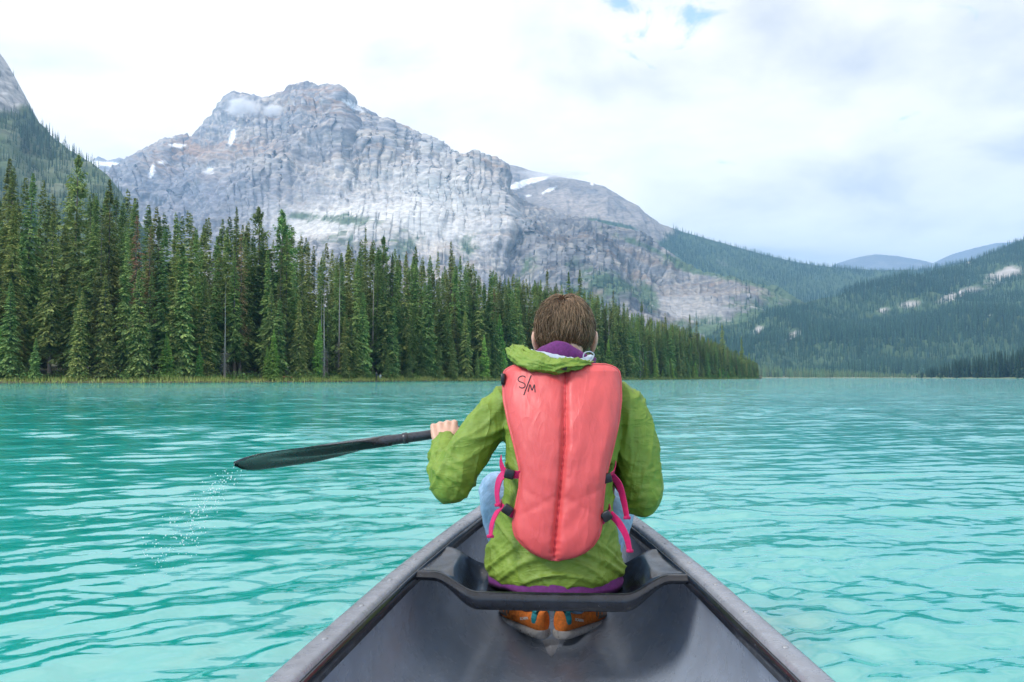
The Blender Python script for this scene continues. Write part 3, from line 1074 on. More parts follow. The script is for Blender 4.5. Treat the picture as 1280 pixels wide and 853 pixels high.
# ground under the trees
ds = np.array([0, .25, .6, 1.2, 3, 6, 12, 25, 60, 120, 300.])
pp = np.concatenate([np.linspace(-900, -310, 60), np.linspace(-300, 952, 260)])
Yg = shore_y(pp)[:, None] + ds[None, :] * (1 - .88 * sstep(800, 930, pp))[:, None] + (pnoise(np.stack([pp * .12, pp * 0, pp * 0], -1)) * .5)[:, None]
G = np.stack([(pp[:, None] - 640) / FPX * Yg, Yg, ground_z(ds[None, :] * (1 - .88 * sstep(800, 930, pp))[:, None])], -1)
G[..., 2] += pnoise(G * np.array([.4, .4, 0])) * .12
o = link('shore', mesh('shore', G.reshape(-1, 3), gridfaces(len(pp), len(ds))[:, ::-1].copy(), M['shore']))
tag(o, 'wooded point of land along the left shore', 'shore', kind='structure')


# grass and low shrubs on the bank
def blades(n, d0, d1, h0, h1, w0, c0, c1, seed, p0=-80, p1=950):
    r = np.random.RandomState(seed)
    s = r.uniform(arc[0], arc[-1], n)
    p = np.interp(s, arc, pxs)
    d = r.uniform(d0, d1, n)
    Y = shore_y(p) + d
    B = np.stack([(p - 640) / FPX * Y, Y, ground_z(d)], -1)
    h = r.uniform(h0, h1, n) * (.6 + .6 * sstep(-.3, .4, pnoise(np.stack([s * .25, d * .3, d * 0], -1))))
    a = r.uniform(0, 3.14, n)
    wv = np.stack([np.cos(a), np.sin(a), 0 * a], -1) * (w0 * r.uniform(.6, 1.4, n))[:, None]
    lean = np.stack([r.normal(0, .2, n), r.normal(0, .2, n), np.ones(n)], -1) * h[:, None]
    V = np.stack([B - wv, B + wv, B + lean], 1).reshape(-1, 3)
    C = np.array(c0) + (np.array(c1) - np.array(c0)) * r.uniform(0, 1, n)[:, None]
    return V, np.arange(3 * n).reshape(n, 3), np.repeat(C, 3, 0)


V, F, C = blades(26000, 0.05, 4.5, .45, 1.0, .05, (.27, .34, .07), (.50, .50, .18), 3)
tag(link('shore_grass', mesh('shore_grass', V, F, M['grass'], False, {'Col': ('FLOAT_COLOR', C)})), 'yellow-green grass strip along the water\'s edge', 'grass', kind='stuff')
VV, CC = [], []
r8 = np.random.RandomState(31)
for q in range(800):
    s = r8.uniform(arc[0], arc[-1])
    p = float(np.interp(s, arc, pxs))
    g = np.array(ground_point(p, r8.uniform(1.5, 9)))
    n = 90
    hh = r8.uniform(.7, 2.2)
    q3 = r8.normal(size=(n, 3))
    q3 /= np.linalg.norm(q3, axis=1)[:, None]
    q3 *= (r8.uniform(.3, 1, n) ** .5)[:, None]
    q3[:, 2] = np.abs(q3[:, 2])
    c = g + q3 * np.array([hh * .75, hh * .75, hh])
    a, b = r8.normal(size=(n, 3)), r8.normal(size=(n, 3))
    sz = r8.uniform(.08, .2, n)[:, None]
    VV.append(np.stack([c, c + a * sz, c + b * sz], 1).reshape(-1, 3))
    base_c = np.array((.08, .16, .04)) + np.array((.09, .10, .03)) * r8.uniform(0, 1)
    CC.append(np.repeat(base_c * r8.uniform(.7, 1.2, n)[:, None], 3, 0))
V = np.concatenate(VV)
tag(link('undergrowth', mesh('undergrowth', V, np.arange(len(V)).reshape(-1, 3), M['grass'], False, {'Col': ('FLOAT_COLOR', np.concatenate(CC))})),
    'low leafy shrubs between the grass strip and the trees', 'undergrowth', kind='stuff')


# ------------------------------------------------------------------ woods on the slopes
def slope_wood(name, label, patch, mask, n, H0, H1, seed, c0=(.050, .102, .070), c1=(.125, .20, .115), wide=.15, parts=2):
    P, px, py, _ = patch
    r = np.random.RandomState(seed)
    nu, nv = P.shape[:2]
    i = r.randint(0, nu - 1, n * 3)
    j = r.randint(0, nv - 5, n * 3)
    m = mask[i, j]
    inview = (px[i, j] > -420) & (px[i, j] < 1750)
    # even out by area
    A = np.linalg.norm(np.cross(P[i + 1, j] - P[i, j], P[i, j + 1] - P[i, j]), axis=1)
    keep = (r.uniform(0, 1, n * 3) < m * np.clip(A / np.percentile(A, 90), 0, 1)) & inview
    i, j = i[keep][:n], j[keep][:n]
    k = len(i)
    fu, fv = r.uniform(0, 1, k)[:, None], r.uniform(0, 1, k)[:, None]
    B = P[i, j] * (1 - fu) * (1 - fv) + P[i + 1, j] * fu * (1 - fv) + P[i, j + 1] * (1 - fu) * fv + P[i + 1, j + 1] * fu * fv
    H = r.uniform(H0, H1, k) * (.75 + .5 * sstep(-.3, .4, pnoise(B * .004)))
    rad = H * wide * r.uniform(.75, 1.25, k)
    kinds = []
    for q in range(6):
        V, F, Cc = conifer(20, 20 * wide, .03, seed * 50 + q, 26, droop=.3, irr=.3, side=1, power=.75, fullness=3.0, col_lo=c0, col_hi=c1)
        tv, tf = trunk_mesh(19.6, .5, seed + q)                      # a core so that no crown is see-through
        tv = np.array(tv)
        tv[:, :2] *= 1.6
        V2 = np.concatenate([V, tv])
        F2 = [tuple(f) for f in F.tolist()] + [tuple(i_ + len(V) for i_ in f) for f in tf]
        kinds.append(mesh('slope_tree', V2, F2, M['forest'], False, {'Col': ('FLOAT_COLOR', np.concatenate([Cc * (.75 + .1 * q), np.tile(np.array(c0) * .9, (len(tv), 1))]))}))
    tone_ = pnoise(B * .006) + r.normal(0, .35, k)
    order = np.argsort(tone_)
    B, H, rad = B[order], H[order], rad[order]
    scatter(name, label, B - np.array([0, 0, .3]), np.stack([rad / (20 * wide), rad / (20 * wide), H / 20], -1), r.uniform(0, 6.28, k), kinds)


slope_wood('hillside_forest', 'dense conifer wood covering the mountainside across the lake', RIGHT, 1 - RIGHT[3], 42000, 17, 27, 3)
slope_wood('shoulder_forest', 'blue-green conifer wood on the long shoulder below the second summit', SECOND, SECOND[3], 20000, 17, 26, 4)
slope_wood('massif_forest', 'scattered conifers at the foot of the limestone massif', MASSIF, MASSIF[3] * sstep(.1, .4, fbm(MASSIF[0] * .004, 3) + .35), 6000, 14, 24, 5)
slope_wood('slope_forest', 'pale green conifer wood on the steep left slope', LEFT, 1 - LEFT[3] * .93, 12000, 13, 23, 6, (.075, .125, .075), (.15, .205, .12), .14)


# far shore: flat land, low wood, and the dark wooded tip at the right
ppx = np.linspace(700, 2100, 240)
fs = lerp_tab(ppx, [(700, 1150), (1120, 1080), (1180, 800), (1290, 680), (1500, 600), (2100, 560)])
fd = np.array([0, 2, 8, 30, 200, 900.])
fz = np.array([-.1, .5, .8, 1.2, 3, 20.])
Yf = fs[:, None] + fd[None, :]
G = np.stack([(ppx[:, None] - 640) / FPX * Yf, Yf, np.broadcast_to(fz[None], Yf.shape)], -1)
G[..., 2] += pnoise(G * .01) * .3
m_ = material('far_shore_earth', (.20, .20, .13), .95, var=.3, vscale=.02, var_col=(.12, .16, .06))
o = link('far_shore', mesh('far_shore', G.reshape(-1, 3), gridfaces(len(ppx), len(fd))[:, ::-1].copy(), m_))
tag(o, 'low flat shore at the far end of the lake', 'shore', kind='structure')


def flat_wood(name, label, p0, p1, off0, off1, n, htop, seed, c0, c1):
    r = np.random.RandomState(seed)
    lods = []
    for q in range(4):
        V, F, Cc = conifer(20, 2.9, .03, seed * 7 + q, 90, droop=.3, irr=.3, side=1, power=.75, fullness=2.8, col_lo=c0, col_hi=c1)
        tv, tf = trunk_mesh(19.6, .5, seed + q)
        tv = np.array(tv)
        tv[:, :2] *= 2.0
        lods.append((np.concatenate([V, tv]), [tuple(f) for f in F.tolist()] + [tuple(i_ + len(V) for i_ in f) for f in tf],
                     np.concatenate([Cc, np.tile(np.array(c0), (len(tv), 1))])))
    pts_, scl_ = [], []
    for q in range(n):
        p = r.uniform(p0, p1)
        d = off0 + (off1 - off0) * r.uniform(0, 1) ** 1.2
        Y = float(np.interp(p, ppx, fs)) + d
        H = float(far(p, lerp_tab(p, htop), Y)[2] - 1.0) * r.uniform(.7, 1.1)
        sc = H / 20
        wx = max(sc, .5) * 1.1
        pts_.append(((p - 640) / FPX * Y, Y, float(np.interp(d, fd, fz))))
        scl_.append((wx, wx, sc))
    ms = [mesh('flat_tree', V, F, M['forest'], False, {'Col': ('FLOAT_COLOR', Cc)}) for V, F, Cc in lods]
    scatter(name, label, pts_, scl_, r.uniform(0, 6.28, n), ms)


flat_wood('valley_forest', 'low pale green conifers on the flat far shore', 925, 1180, 2, 120, 620, [(925, 456), (1000, 459), (1060, 462), (1110, 466), (1180, 469)], 8, (.13, .19, .09), (.24, .31, .14))
flat_wood('point_forest', 'dark conifers on the low point at the right edge of the lake', 1145, 1700, 2, 90, 900, [(1145, 469), (1162, 459), (1200, 448), (1250, 439), (1345, 432), (1700, 425)], 9, (.022, .044, .024), (.06, .09, .04))
# ------------------------------------------------------------------ canoe and paddler (built in the canoe's own frame: +Y towards the bow)
FRAME = Matrix.Rotation(HEAD, 4, 'Z')


def M3(px, py, Y):
    """point at depth Y in the canoe's frame seen towards a row and column of the photograph"""
    return np.array([(px - 688) / FPX * Y, Y, CAMZ - (py - HOR) / FPX * Y])


class Root:
    def __init__(self, name, origin, label, cat):
        self.o = bpy.data.objects.new(name, None)
        col.objects.link(self.o)
        self.origin = np.array(origin, float)
        self.o.matrix_world = FRAME @ Matrix.Translation(origin)
        self.o.empty_display_size = .2
        tag(self.o, label, cat)

    def add(self, name, V, F, mat, parent=None, smooth=True, attrs=None):
        V = np.asarray(V, float) - self.origin
        return link(name, mesh(name, V, F, mat, smooth, attrs), parent or self.o)


def frames(path):
    path = np.asarray(path, float)
    t = np.gradient(path, axis=0)
    t /= np.linalg.norm(t, axis=1)[:, None]
    ref = np.array([0, 0, 1.0]) if abs(t[0, 2]) < .9 else np.array([1.0, 0, 0])
    n = np.cross(ref, t[0])
    n /= np.linalg.norm(n)
    Ns = []
    for k in range(len(t)):
        n = n - t[k] * np.dot(n, t[k])
        n /= np.linalg.norm(n)
        Ns.append(n)
    Ns = np.array(Ns)
    return t, Ns, np.cross(t, Ns)


def curve(pts, n):
    """points along a smooth curve through the given points"""
    P = np.asarray(pts, float)
    P = np.vstack([2 * P[0] - P[1], P, 2 * P[-1] - P[-2]])
    m = len(P) - 3
    r = []
    for s in np.linspace(0, m - 1e-6, n):
        i = int(s)
        t = s - i
        a, b, c, d = P[i:i + 4]
        r.append(.5 * ((2 * b) + (-a + c) * t + (2 * a - 5 * b + 4 * c - d) * t * t + (-a + 3 * b - 3 * c + d) * t ** 3))
    return np.array(r)


def tube(path, rad, ns=12, flat=1.0, n=None, cap=True):
    """closed tube; rad is one radius per point; path and radii are smoothed when n is given"""
    path = np.asarray(path, float)
    rad = np.ones(len(path)) * np.asarray(rad, float)
    if n:
        pr = curve(np.column_stack([path, rad]), n)
        path, rad = pr[:, :3], np.maximum(pr[:, 3], 1e-4)
    t, a, b = frames(path)
    an = np.linspace(0, 2 * math.pi, ns, endpoint=False)
    ring = path[:, None, :] + rad[:, None, None] * (np.cos(an)[None, :, None] * a[:, None, :] + flat * np.sin(an)[None, :, None] * b[:, None, :])
    V = ring.reshape(-1, 3)
    F = []
    m = len(path)
    for i in range(m - 1):
        for k in range(ns):
            F.append((i * ns + k, i * ns + (k + 1) % ns, (i + 1) * ns + (k + 1) % ns, (i + 1) * ns + k))
    if cap:
        V = np.vstack([V, path[0] - t[0] * rad[0] * .35, path[-1] + t[-1] * rad[-1] * .35])
        for k in range(ns):
            F.append((len(V) - 2, (k + 1) % ns, k))
            F.append((len(V) - 1, (m - 1) * ns + k, (m - 1) * ns + (k + 1) % ns))
    return V, F


def ellipsoid(c, r, nu=20, nv=14, rot=None):
    V, F = [], []
    for j in range(nv + 1):
        ph = math.pi * j / nv
        for i in range(nu):
            th = 2 * math.pi * i / nu
            V.append((r[0] * math.sin(ph) * math.cos(th), r[1] * math.sin(ph) * math.sin(th), r[2] * math.cos(ph)))
    V = np.array(V)
    if rot is not None:
        V = V @ np.array(rot.to_3x3()).T
    V = V + np.array(c)
    for j in range(nv):
        for i in range(nu):
            F.append((j * nu + i, (j + 1) * nu + i, (j + 1) * nu + (i + 1) % nu, j * nu + (i + 1) % nu))
    return V, F


def loft(rings, ns=40, power=2.0):
    """closed loft; ring = (z, cx, cy, rx, ry)"""
    V, F = [], []
    for (z, cx, cy, rx, ry) in rings:
        for k in range(ns):
            a = 2 * math.pi * k / ns
            c, s = math.cos(a), math.sin(a)
            V.append((cx + rx * math.copysign(abs(c) ** (2 / power), c), cy + ry * math.copysign(abs(s) ** (2 / power), s), z))
    m = len(rings)
    for i in range(m - 1):
        for k in range(ns):
            F.append((i * ns + k, i * ns + (k + 1) % ns, (i + 1) * ns + (k + 1) % ns, (i + 1) * ns + k))
    F.append(tuple(range(ns))[::-1])
    F.append(tuple(range((m - 1) * ns, m * ns)))
    return np.array(V), F


def smooth_rings(rings, n):
    return [tuple(q) for q in curve(np.array(rings, float), n)]


def merge(parts):
    VV, FF, b = [], [], 0
    for V, F in parts:
        VV.append(np.asarray(V, float))
        FF += [tuple(int(i) + b for i in f) for f in F]
        b += len(V)
    return np.concatenate(VV), FF


def remesh(parts, voxel, smooth=6, fac=.5):
    V, F = merge(parts)
    me = mesh('tmp', V, F)
    ob = bpy.data.objects.new('tmp', me)
    col.objects.link(ob)
    md = ob.modifiers.new('r', 'REMESH')
    md.mode = 'VOXEL'
    md.voxel_size = voxel
    if smooth:
        sm = ob.modifiers.new('s', 'SMOOTH')
        sm.factor = fac
        sm.iterations = smooth
    dg = bpy.context.evaluated_depsgraph_get()
    ev = ob.evaluated_get(dg)
    em = ev.to_mesh()
    nv = len(em.vertices)
    co = np.empty(nv * 3, np.float32)
    em.vertices.foreach_get('co', co)
    no = np.empty(nv * 3, np.float32)
    em.vertices.foreach_get('normal', no)
    lp = np.empty(len(em.loops), np.int32)
    em.loops.foreach_get('vertex_index', lp)
    k = len(em.loops) // len(em.polygons)
    F2 = lp.reshape(-1, k)
    ev.to_mesh_clear()
    bpy.data.objects.remove(ob)
    bpy.data.meshes.remove(me)
    return co.reshape(-1, 3).astype(float), F2.copy(), no.reshape(-1, 3).astype(float)


def folds(p, w=3.4):
    """narrow sharp ridges on smooth cloth"""
    return np.clip(1 - np.abs(pnoise(p)) * w, 0, 1) ** 2 + .4 * np.clip(1 - np.abs(pnoise(p * 1.9 + 5)) * w, 0, 1) ** 2 - .25


def ridged(p, k=2):
    s, a = 0, 1.0
    for q in range(k):
        s = s + a * (1 - 2.2 * np.abs(pnoise(p * 2 ** q + q * 9.1)))
        a *= .45
    return s / 1.45


# --- materials
M['hull_in'] = material('hull_plastic', (.22, .255, .315), .26, var=.14, vscale=4, bump=.30, bscale=260, bdist=.0015, rvar=.12, specks=(95, .72, (.012, .013, .016), .8), crease=((50, (1, .05, 1, 0, 0, .06), .22, .0012), (22, (.06, 1, .5, .3, 0, .4), .16, .0012)))
M['hull_out'] = material('hull_green', (.03, .03, .035), .3, var=.2, vscale=5)
M['gunwale'] = material('gunwale_vinyl', (.20, .21, .24), .30, var=.16, vscale=14, bump=.25, bscale=170, bdist=.001, rvar=.14, specks=(120, .70, (.3, .32, .36), .35))
M['seat'] = material('seat_plastic', (.012, .014, .020), .17, var=.4, vscale=14, bump=.25, bscale=190, bdist=.001, rvar=.10, specks=(150, .73, (.28, .29, .32), .7))
M['rivet'] = material('rivet_metal', (.30, .31, .33), .4, metal=.5)
M['jacket'] = material('jacket_nylon', (.165, .25, .028), .62, var=.12, vscale=12, bump=.2, bscale=90, bdist=.002, rvar=.06, crease=((8, (1.9, 1, .5, .3, .5, .2), .75, .012), (15, (.7, 1, 1.9, .9, .2, .5), .55, .007), (34, (1, 1.3, 1.6, .2, 1.1, .4), .28, .003)))
M['jacket_in'] = material('jacket_lining', (.36, .42, .50), .6, var=.15, vscale=20)
M['vest'] = material('vest_nylon', (.62, .078, .080), .5, var=.07, vscale=9, bump=.25, bscale=60, bdist=.002, rvar=.05, crease=((5, (1.6, 1, .7, .2, .6, .1), .5, .010), (14, (1.8, 1, .6, .3, .9, .3), .45, .005), (30, (1, 1, 1.2, .4, .2, .8), .18, .002)))
M['piping'] = material('vest_piping', (.55, .035, .045), .6, var=.15, vscale=40)
M['fleece'] = material('purple_fleece', (.115, .016, .125), .85, var=.25, vscale=60, bump=.4, bscale=320, bdist=.002)
M['web'] = material('magenta_webbing', (.55, .012, .12), .6, var=.15, vscale=60, bump=.4, bscale=500, bdist=.001)
M['buckle'] = material('buckle_plastic', (.012, .012, .016), .35)
M['denim'] = material('denim', (.25, .38, .55), .85, var=.25, vscale=25, bump=.4, bscale=300, bdist=.0015, crease=((9, (1, 1, 1.5, .3, .3, .2), .5, .008),))
M['skin'] = material('skin', (.62, .36, .27), .5, var=.08, vscale=30, bump=.15, bscale=200, bdist=.001)
b_ = M['skin'].node_tree.nodes['Principled BSDF']
b_.inputs['Subsurface Weight'].default_value = .12
b_.inputs['Subsurface Radius'].default_value = (.012, .005, .003)
M['hair'] = material('brown_hair', (.1, .06, .04), .5, attr='Col', spec=.35)
M['hair_under'] = material('brown_hair_mass', (.035, .021, .014), 1.0, spec=0.0, bump=.8, bscale=160, bdist=.004)
M['marker'] = material('black_marker', (.03, .02, .03), .7)
M['paddle'] = material('paddle_plastic', (.010, .012, .015), .22, var=.3, vscale=20, rvar=.08)
M['shaft'] = material('paddle_shaft', (.028, .031, .042), .34, var=.35, vscale=30, rvar=.1, stretch=(1, 1, 1))
M['shoe'] = material('shoe_orange', (.72, .19, .028), .7, var=.25, vscale=60, bump=.4, bscale=400, bdist=.001)
M['shoe_grey'] = material('shoe_grey_mesh', (.17, .13, .115), .8, var=.25, vscale=90, bump=.5, bscale=500, bdist=.001)
M['shoe_teal'] = material('shoe_teal', (.01, .24, .29), .65, var=.2, vscale=60)
M['sole'] = material('sole_rubber', (.42, .41, .40), .75, var=.22, vscale=40, specks=(60, .66, (.06, .045, .035), .85))
M['white_print'] = material('white_print', (.75, .75, .73), .6)
M['lace'] = material('lace_orange', (.72, .20, .025), .7)
M['foam'] = material('keel_plate', (.36, .37, .40), .6, var=.2, vscale=30)


# --- canoe
def gun_z(y):
    return smooth_tab(y, [(-2.1, .56), (-1.2, .42), (0, .385), (2.2, .385), (2.7, .408), (3.3, .47), (3.75, .55)], .25)


def keel_z(y, inner):
    k = smooth_tab(y, [(-2.1, .30), (-1.9, .0), (-1.5, -.07), (2.9, -.07), (3.4, -.04), (3.62, .06), (3.75, .36)], .08)
    return k + (.092 if inner else 0)


def hull_surface(inner):
    ys = np.concatenate([np.linspace(-2.01, -1.6, 10)[:-1], np.linspace(-1.6, 1.2, 30)[:-1], np.linspace(1.2, 3.2, 70)[:-1], np.linspace(3.2, 3.69, 16)])
    S = 61
    th = np.linspace(0, math.pi, S)
    V = []
    for y in ys:
        W_ = float(half_width(y)) - (.012 if inner else 0)
        W_ = max(W_, .002)
        G, K = float(gun_z(y)), float(keel_z(y, inner))
        if inner:
            G -= .001
        K = min(K, G - .02)
        n = 3.1 - 1.2 * float(sstep(1.8, 3.4, y)) - 1.2 * float(sstep(-.6, -1.9, y))
        c, s = np.cos(th), np.sin(th)
        x = W_ * np.sign(c) * np.abs(c) ** (2 / n)
        z = G - (G - K) * np.abs(s) ** (2 / n)
        # tumblehome and, inside, soft lengthwise swellings beside the keel line
        x *= 1 + .035 * np.sin(np.clip((G - z) / (G - K), 0, 1) * math.pi)
        if inner:
            q = np.abs(x) / W_
            z = z + .020 * np.exp(-((q - .42) / .17) ** 2) * float(sstep(.4, 1.2, y)) - .010 * np.exp(-(q / .07) ** 2)
        V.append(np.stack([x, np.full(S, y), z], -1))
    V = np.array(V)
    return V, gridfaces(len(ys), S)


canoe = Root('canoe', (0, .8, -.07), 'dark grey plastic canoe pointing away from the camera', 'canoe')
Vo, Fo = hull_surface(False)
hull = canoe.add('hull', Vo.reshape(-1, 3), Fo[:, ::-1].copy(), M['hull_out'])
Vi, Fi = hull_surface(True)
lin = canoe.add('hull_lining', Vi.reshape(-1, 3), Fi, M['hull_in'])
lin['label'] = 'wet blue-grey inside of the hull'
HULL_BVH = BVHTree.FromPolygons([Vector(p) for p in Vi.reshape(-1, 3)], Fi.tolist())


def floor_z(x, y):
    h = HULL_BVH.ray_cast(Vector((x, y, 1.0)), Vector((0, 0, -1)))
    return h[0].z if h[0] is not None else 0.02


for sg in (-1, 1):
    ys = np.linspace(-1.98, 3.66, 150)
    prof = [(-.012, -.030), (.010, -.030), (.0105, -.004), (.016, -.001), (.0265, .0), (.0265, -.0), ]
    prof = [(-.036, -.028), (-.036, -.004), (-.033, .004), (-.024, .0085), (.008, .0085), (.015, .005), (.017, -.003), (.017, -.028), (.012, -.031), (-.032, -.031)]
    V = []
    W_ = half_width(ys)
    for y, wv in zip(ys, W_):
        for (a, b) in prof:
            x = max(wv + a, .001)
            V.append((sg * x, y, gun_z(y) + b))
    npf = len(prof)
    F = []
    for i in range(len(ys) - 1):
        for k in range(npf):
            q = (i * npf + k, i * npf + (k + 1) % npf, (i + 1) * npf + (k + 1) % npf, (i + 1) * npf + k)
            F.append(q if sg < 0 else q[::-1])
    F.append(tuple(range(npf)))
    F.append(tuple(range((len(ys) - 1) * npf, len(ys) * npf)))
    gw = canoe.add('gunwale', V, F, M['gunwale'])
    V = []
    for y, wv in zip(ys, W_):
        for (a, b) in ((-.0415, -.036), (-.0415, -.004), (-.0355, -.002), (-.0355, -.036)):
            V.append((sg * max(wv + a, .001), y, gun_z(y) + b))
    F = []
    for i in range(len(ys) - 1):
        for k in range(4):
            q = (i * 4 + k, i * 4 + (k + 1) % 4, (i + 1) * 4 + (k + 1) % 4, (i + 1) * 4 + k)
            F.append(q if sg < 0 else q[::-1])
    canoe.add('inner_dark_strip', V, F, M['seat'], gw)  # black strip added to darken the gunwale's inner side
    rv, rf = ellipsoid((0, 0, 0), (.0065, .0065, .0025), 10, 6)
    rme = mesh('rivet', rv, rf, M['rivet'])
    for y in np.arange(-1.5, 3.3, .21):
        ro = link('rivet', rme, gw)
        ro.location = Vector((sg * (half_width(y) - .010), y, gun_z(y) + .0085)) - Vector(canoe.origin)
# bow deck
dk = []
ys = np.linspace(3.2, 3.67, 12)
V = [(s_ * max(half_width(y) - .004, .001), y, gun_z(y) + .004 + .012 * (1 - abs(s_))) for y in ys for s_ in (-1, -.5, 0, .5, 1)]
canoe.add('bow_deck', np.array(V), gridfaces(12, 5)[:, ::-1].copy(), M['gunwale'])

# seat: moulded, its rolled near edge hanging below the dished pan
xs = np.linspace(-.385, .385, 81)
V = []
prof_n = 0
for x in xs:
    ax = abs(x)
    rise = float(sstep(.19, .315, ax))
    zl = .343 + .040 * rise - .0035 * (1 - (ax / .385) ** 2)
    th_ = .046 - .022 * rise                                     # depth of the rolled edge
    dish = .030 * (1 - float(sstep(.12, .30, ax))) + .006
    flute = .016 * math.exp(-((ax - .265) / .022) ** 2) - .010 * math.exp(-((ax - .215) / .025) ** 2)
    y0 = 1.945 + .035 * rise
    pr = [(y0 + .030, zl - th_), (y0 + .010, zl - th_), (y0 + .001, zl - th_ + .009), (y0 - .001, zl - .5 * th_), (y0 + .0008, zl - .012), (y0 + .007, zl - .003), (y0 + .017, zl),
          (y0 + .028, zl - .004), (y0 + .045, zl - dish * .55 + flute * .3), (y0 + .08, zl - dish + flute), (y0 + .14, zl - dish + flute), (y0 + .21, zl - dish * .9 + flute),
          (y0 + .26, zl - dish * .4 + flute * .6), (y0 + .285, zl + .004), (y0 + .30, zl), (y0 + .305, zl - .012), (y0 + .28, zl - .03), (y0 + .2, zl - dish - .02), (y0 + .08, zl - dish - .02)]
    prof_n = len(pr)
    V += [(x * (.985 if 0 else 1.0), a, b) for a, b in pr]
F = []
for i in range(len(xs) - 1):
    for k in range(prof_n):
        F.append((i * prof_n + k, i * prof_n + (k + 1) % prof_n, (i + 1) * prof_n + (k + 1) % prof_n, (i + 1) * prof_n + k)[::-1])
F.append(tuple(range(prof_n)))
F.append(tuple(range((len(xs) - 1) * prof_n, len(xs) * prof_n))[::-1])
V = np.array(V)
lim = half_width(V[:, 1]) - .020
V[:, 0] = np.clip(V[:, 0], -lim, lim)
so = canoe.add('seat', V, F, M['seat'])
so['label'] = 'black moulded bow seat'
# pale wedge of the keel plate showing behind the heels
kz = floor_z(0, 2.40)
canoe.add('keel_plate', [(-.045, 2.52, kz + .006), (.045, 2.52, kz + .006), (0.0, 2.395, kz + .002), (0, 2.52, kz + .016), (-.045, 2.52, kz - .01), (.045, 2.52, kz - .01), (0, 2.395, kz - .01)],
          [(0, 2, 3), (2, 1, 3), (0, 3, 1), (0, 4, 6, 2), (2, 6, 5, 1), (4, 0, 1, 5)], M['foam'], smooth=False)

# --- paddle
GRIP = np.array([.30, 2.445, .838])
TIP = M3(286, 580, 2.20)
HANDL = M3(556, 541, 2.32)
pd = HANDL - TIP
pd /= np.linalg.norm(pd)
GRIP = HANDL + pd * .56
paddle = Root('paddle', tuple(HANDL), 'black plastic canoe paddle held level out over the water', 'paddle')
blade_len = .475
nd = np.array([0.06, -.50, -.86])
nd -= pd * np.dot(nd, pd)
nd /= np.linalg.norm(nd)
wd_ = np.cross(nd, pd)
Vt, Ft = tube([TIP + pd * (blade_len - .05), TIP + pd * (blade_len + .06), HANDL, GRIP], [.0165, .0155, .015, .015], 14, n=24)
paddle.add('shaft', Vt, Ft, M['shaft'])
Vt, Ft = tube([TIP + pd * (blade_len + .035), TIP + pd * (blade_len + .036), TIP + pd * (blade_len + .05), TIP + pd * (blade_len + .051)], [.0165, .0178, .0178, .0165], 14)
paddle.add('collar', Vt, Ft, M['shaft'])
nb_, nw_ = 44, 17
V = []
for side in (1, -1):
    for i in range(nb_):
        t = i / (nb_ - 1)
        hw = .057 * float(lerp_tab(t, [(0, .28), (.015, .55), (.05, .80), (.12, .96), (.25, 1.0), (.5, .93), (.75, .62), (.9, .30), (1, .16)]))
        for k in range(nw_):
            s = k / (nw_ - 1) * 2 - 1
            rib = .0165 * math.exp(-(s * hw / .017) ** 2) * float(sstep(.10, .6, t)) * .95
            th2 = .0028 * (1 - abs(s) ** 6 * .7) + rib
            cup = .010 * (s * s) * float(sstep(1, .5, t))
            V.append(TIP + pd * (t * blade_len + .022 * (1 - t) * (s + .3) * (s + .3)) + wd_ * s * hw + nd * (side * th2 + cup))
F = []
off = nb_ * nw_
for i in range(nb_ - 1):
    for k in range(nw_ - 1):
        a = i * nw_ + k
        F.append((a, a + 1, a + nw_ + 1, a + nw_))
        F.append((off + a, off + a + nw_, off + a + nw_ + 1, off + a + 1))
for i in range(nb_ - 1):
    for k in (0, nw_ - 1):
        a = i * nw_ + k
        q = (a, a + nw_, off + a + nw_, off + a)
        F.append(q if k == 0 else q[::-1])
for k in range(nw_ - 1):
    F.append((k, off + k, off + k + 1, k + 1))
    a = (nb_ - 1) * nw_ + k
    F.append((a, a + 1, off + a + 1, off + a))
paddle.add('blade', np.array(V), F, M['paddle'])
gx = np.cross(pd, [0, 0, 1.0])
gx /= np.linalg.norm(gx)
Vt, Ft = tube([GRIP - gx * .052, GRIP - gx * .03, GRIP, GRIP + gx * .03, GRIP + gx * .052], [.012, .0165, .018, .0165, .012], 12, n=14)
paddle.add('grip', Vt, Ft, M['paddle'])

# --- the paddler
person = Root('person', (.02, 2.15, .335), 'paddler in green jacket and coral life vest, seen from behind', 'person')
HC = np.array([.045, 2.335, 1.055])                              # middle of the skull
lean = .09
SHL, SHR = np.array([-.122, 2.185, .832]), np.array([.202, 2.185, .832])
ELL, ELR = np.array([-.282, 2.125, .612]), np.array([.262, 2.185, .572])
WRL = HANDL + np.array([.004, -.050, -.030])
SR_ = .50
RH = HANDL + pd * SR_
WRR = RH + np.array([.002, -.045, -.035])


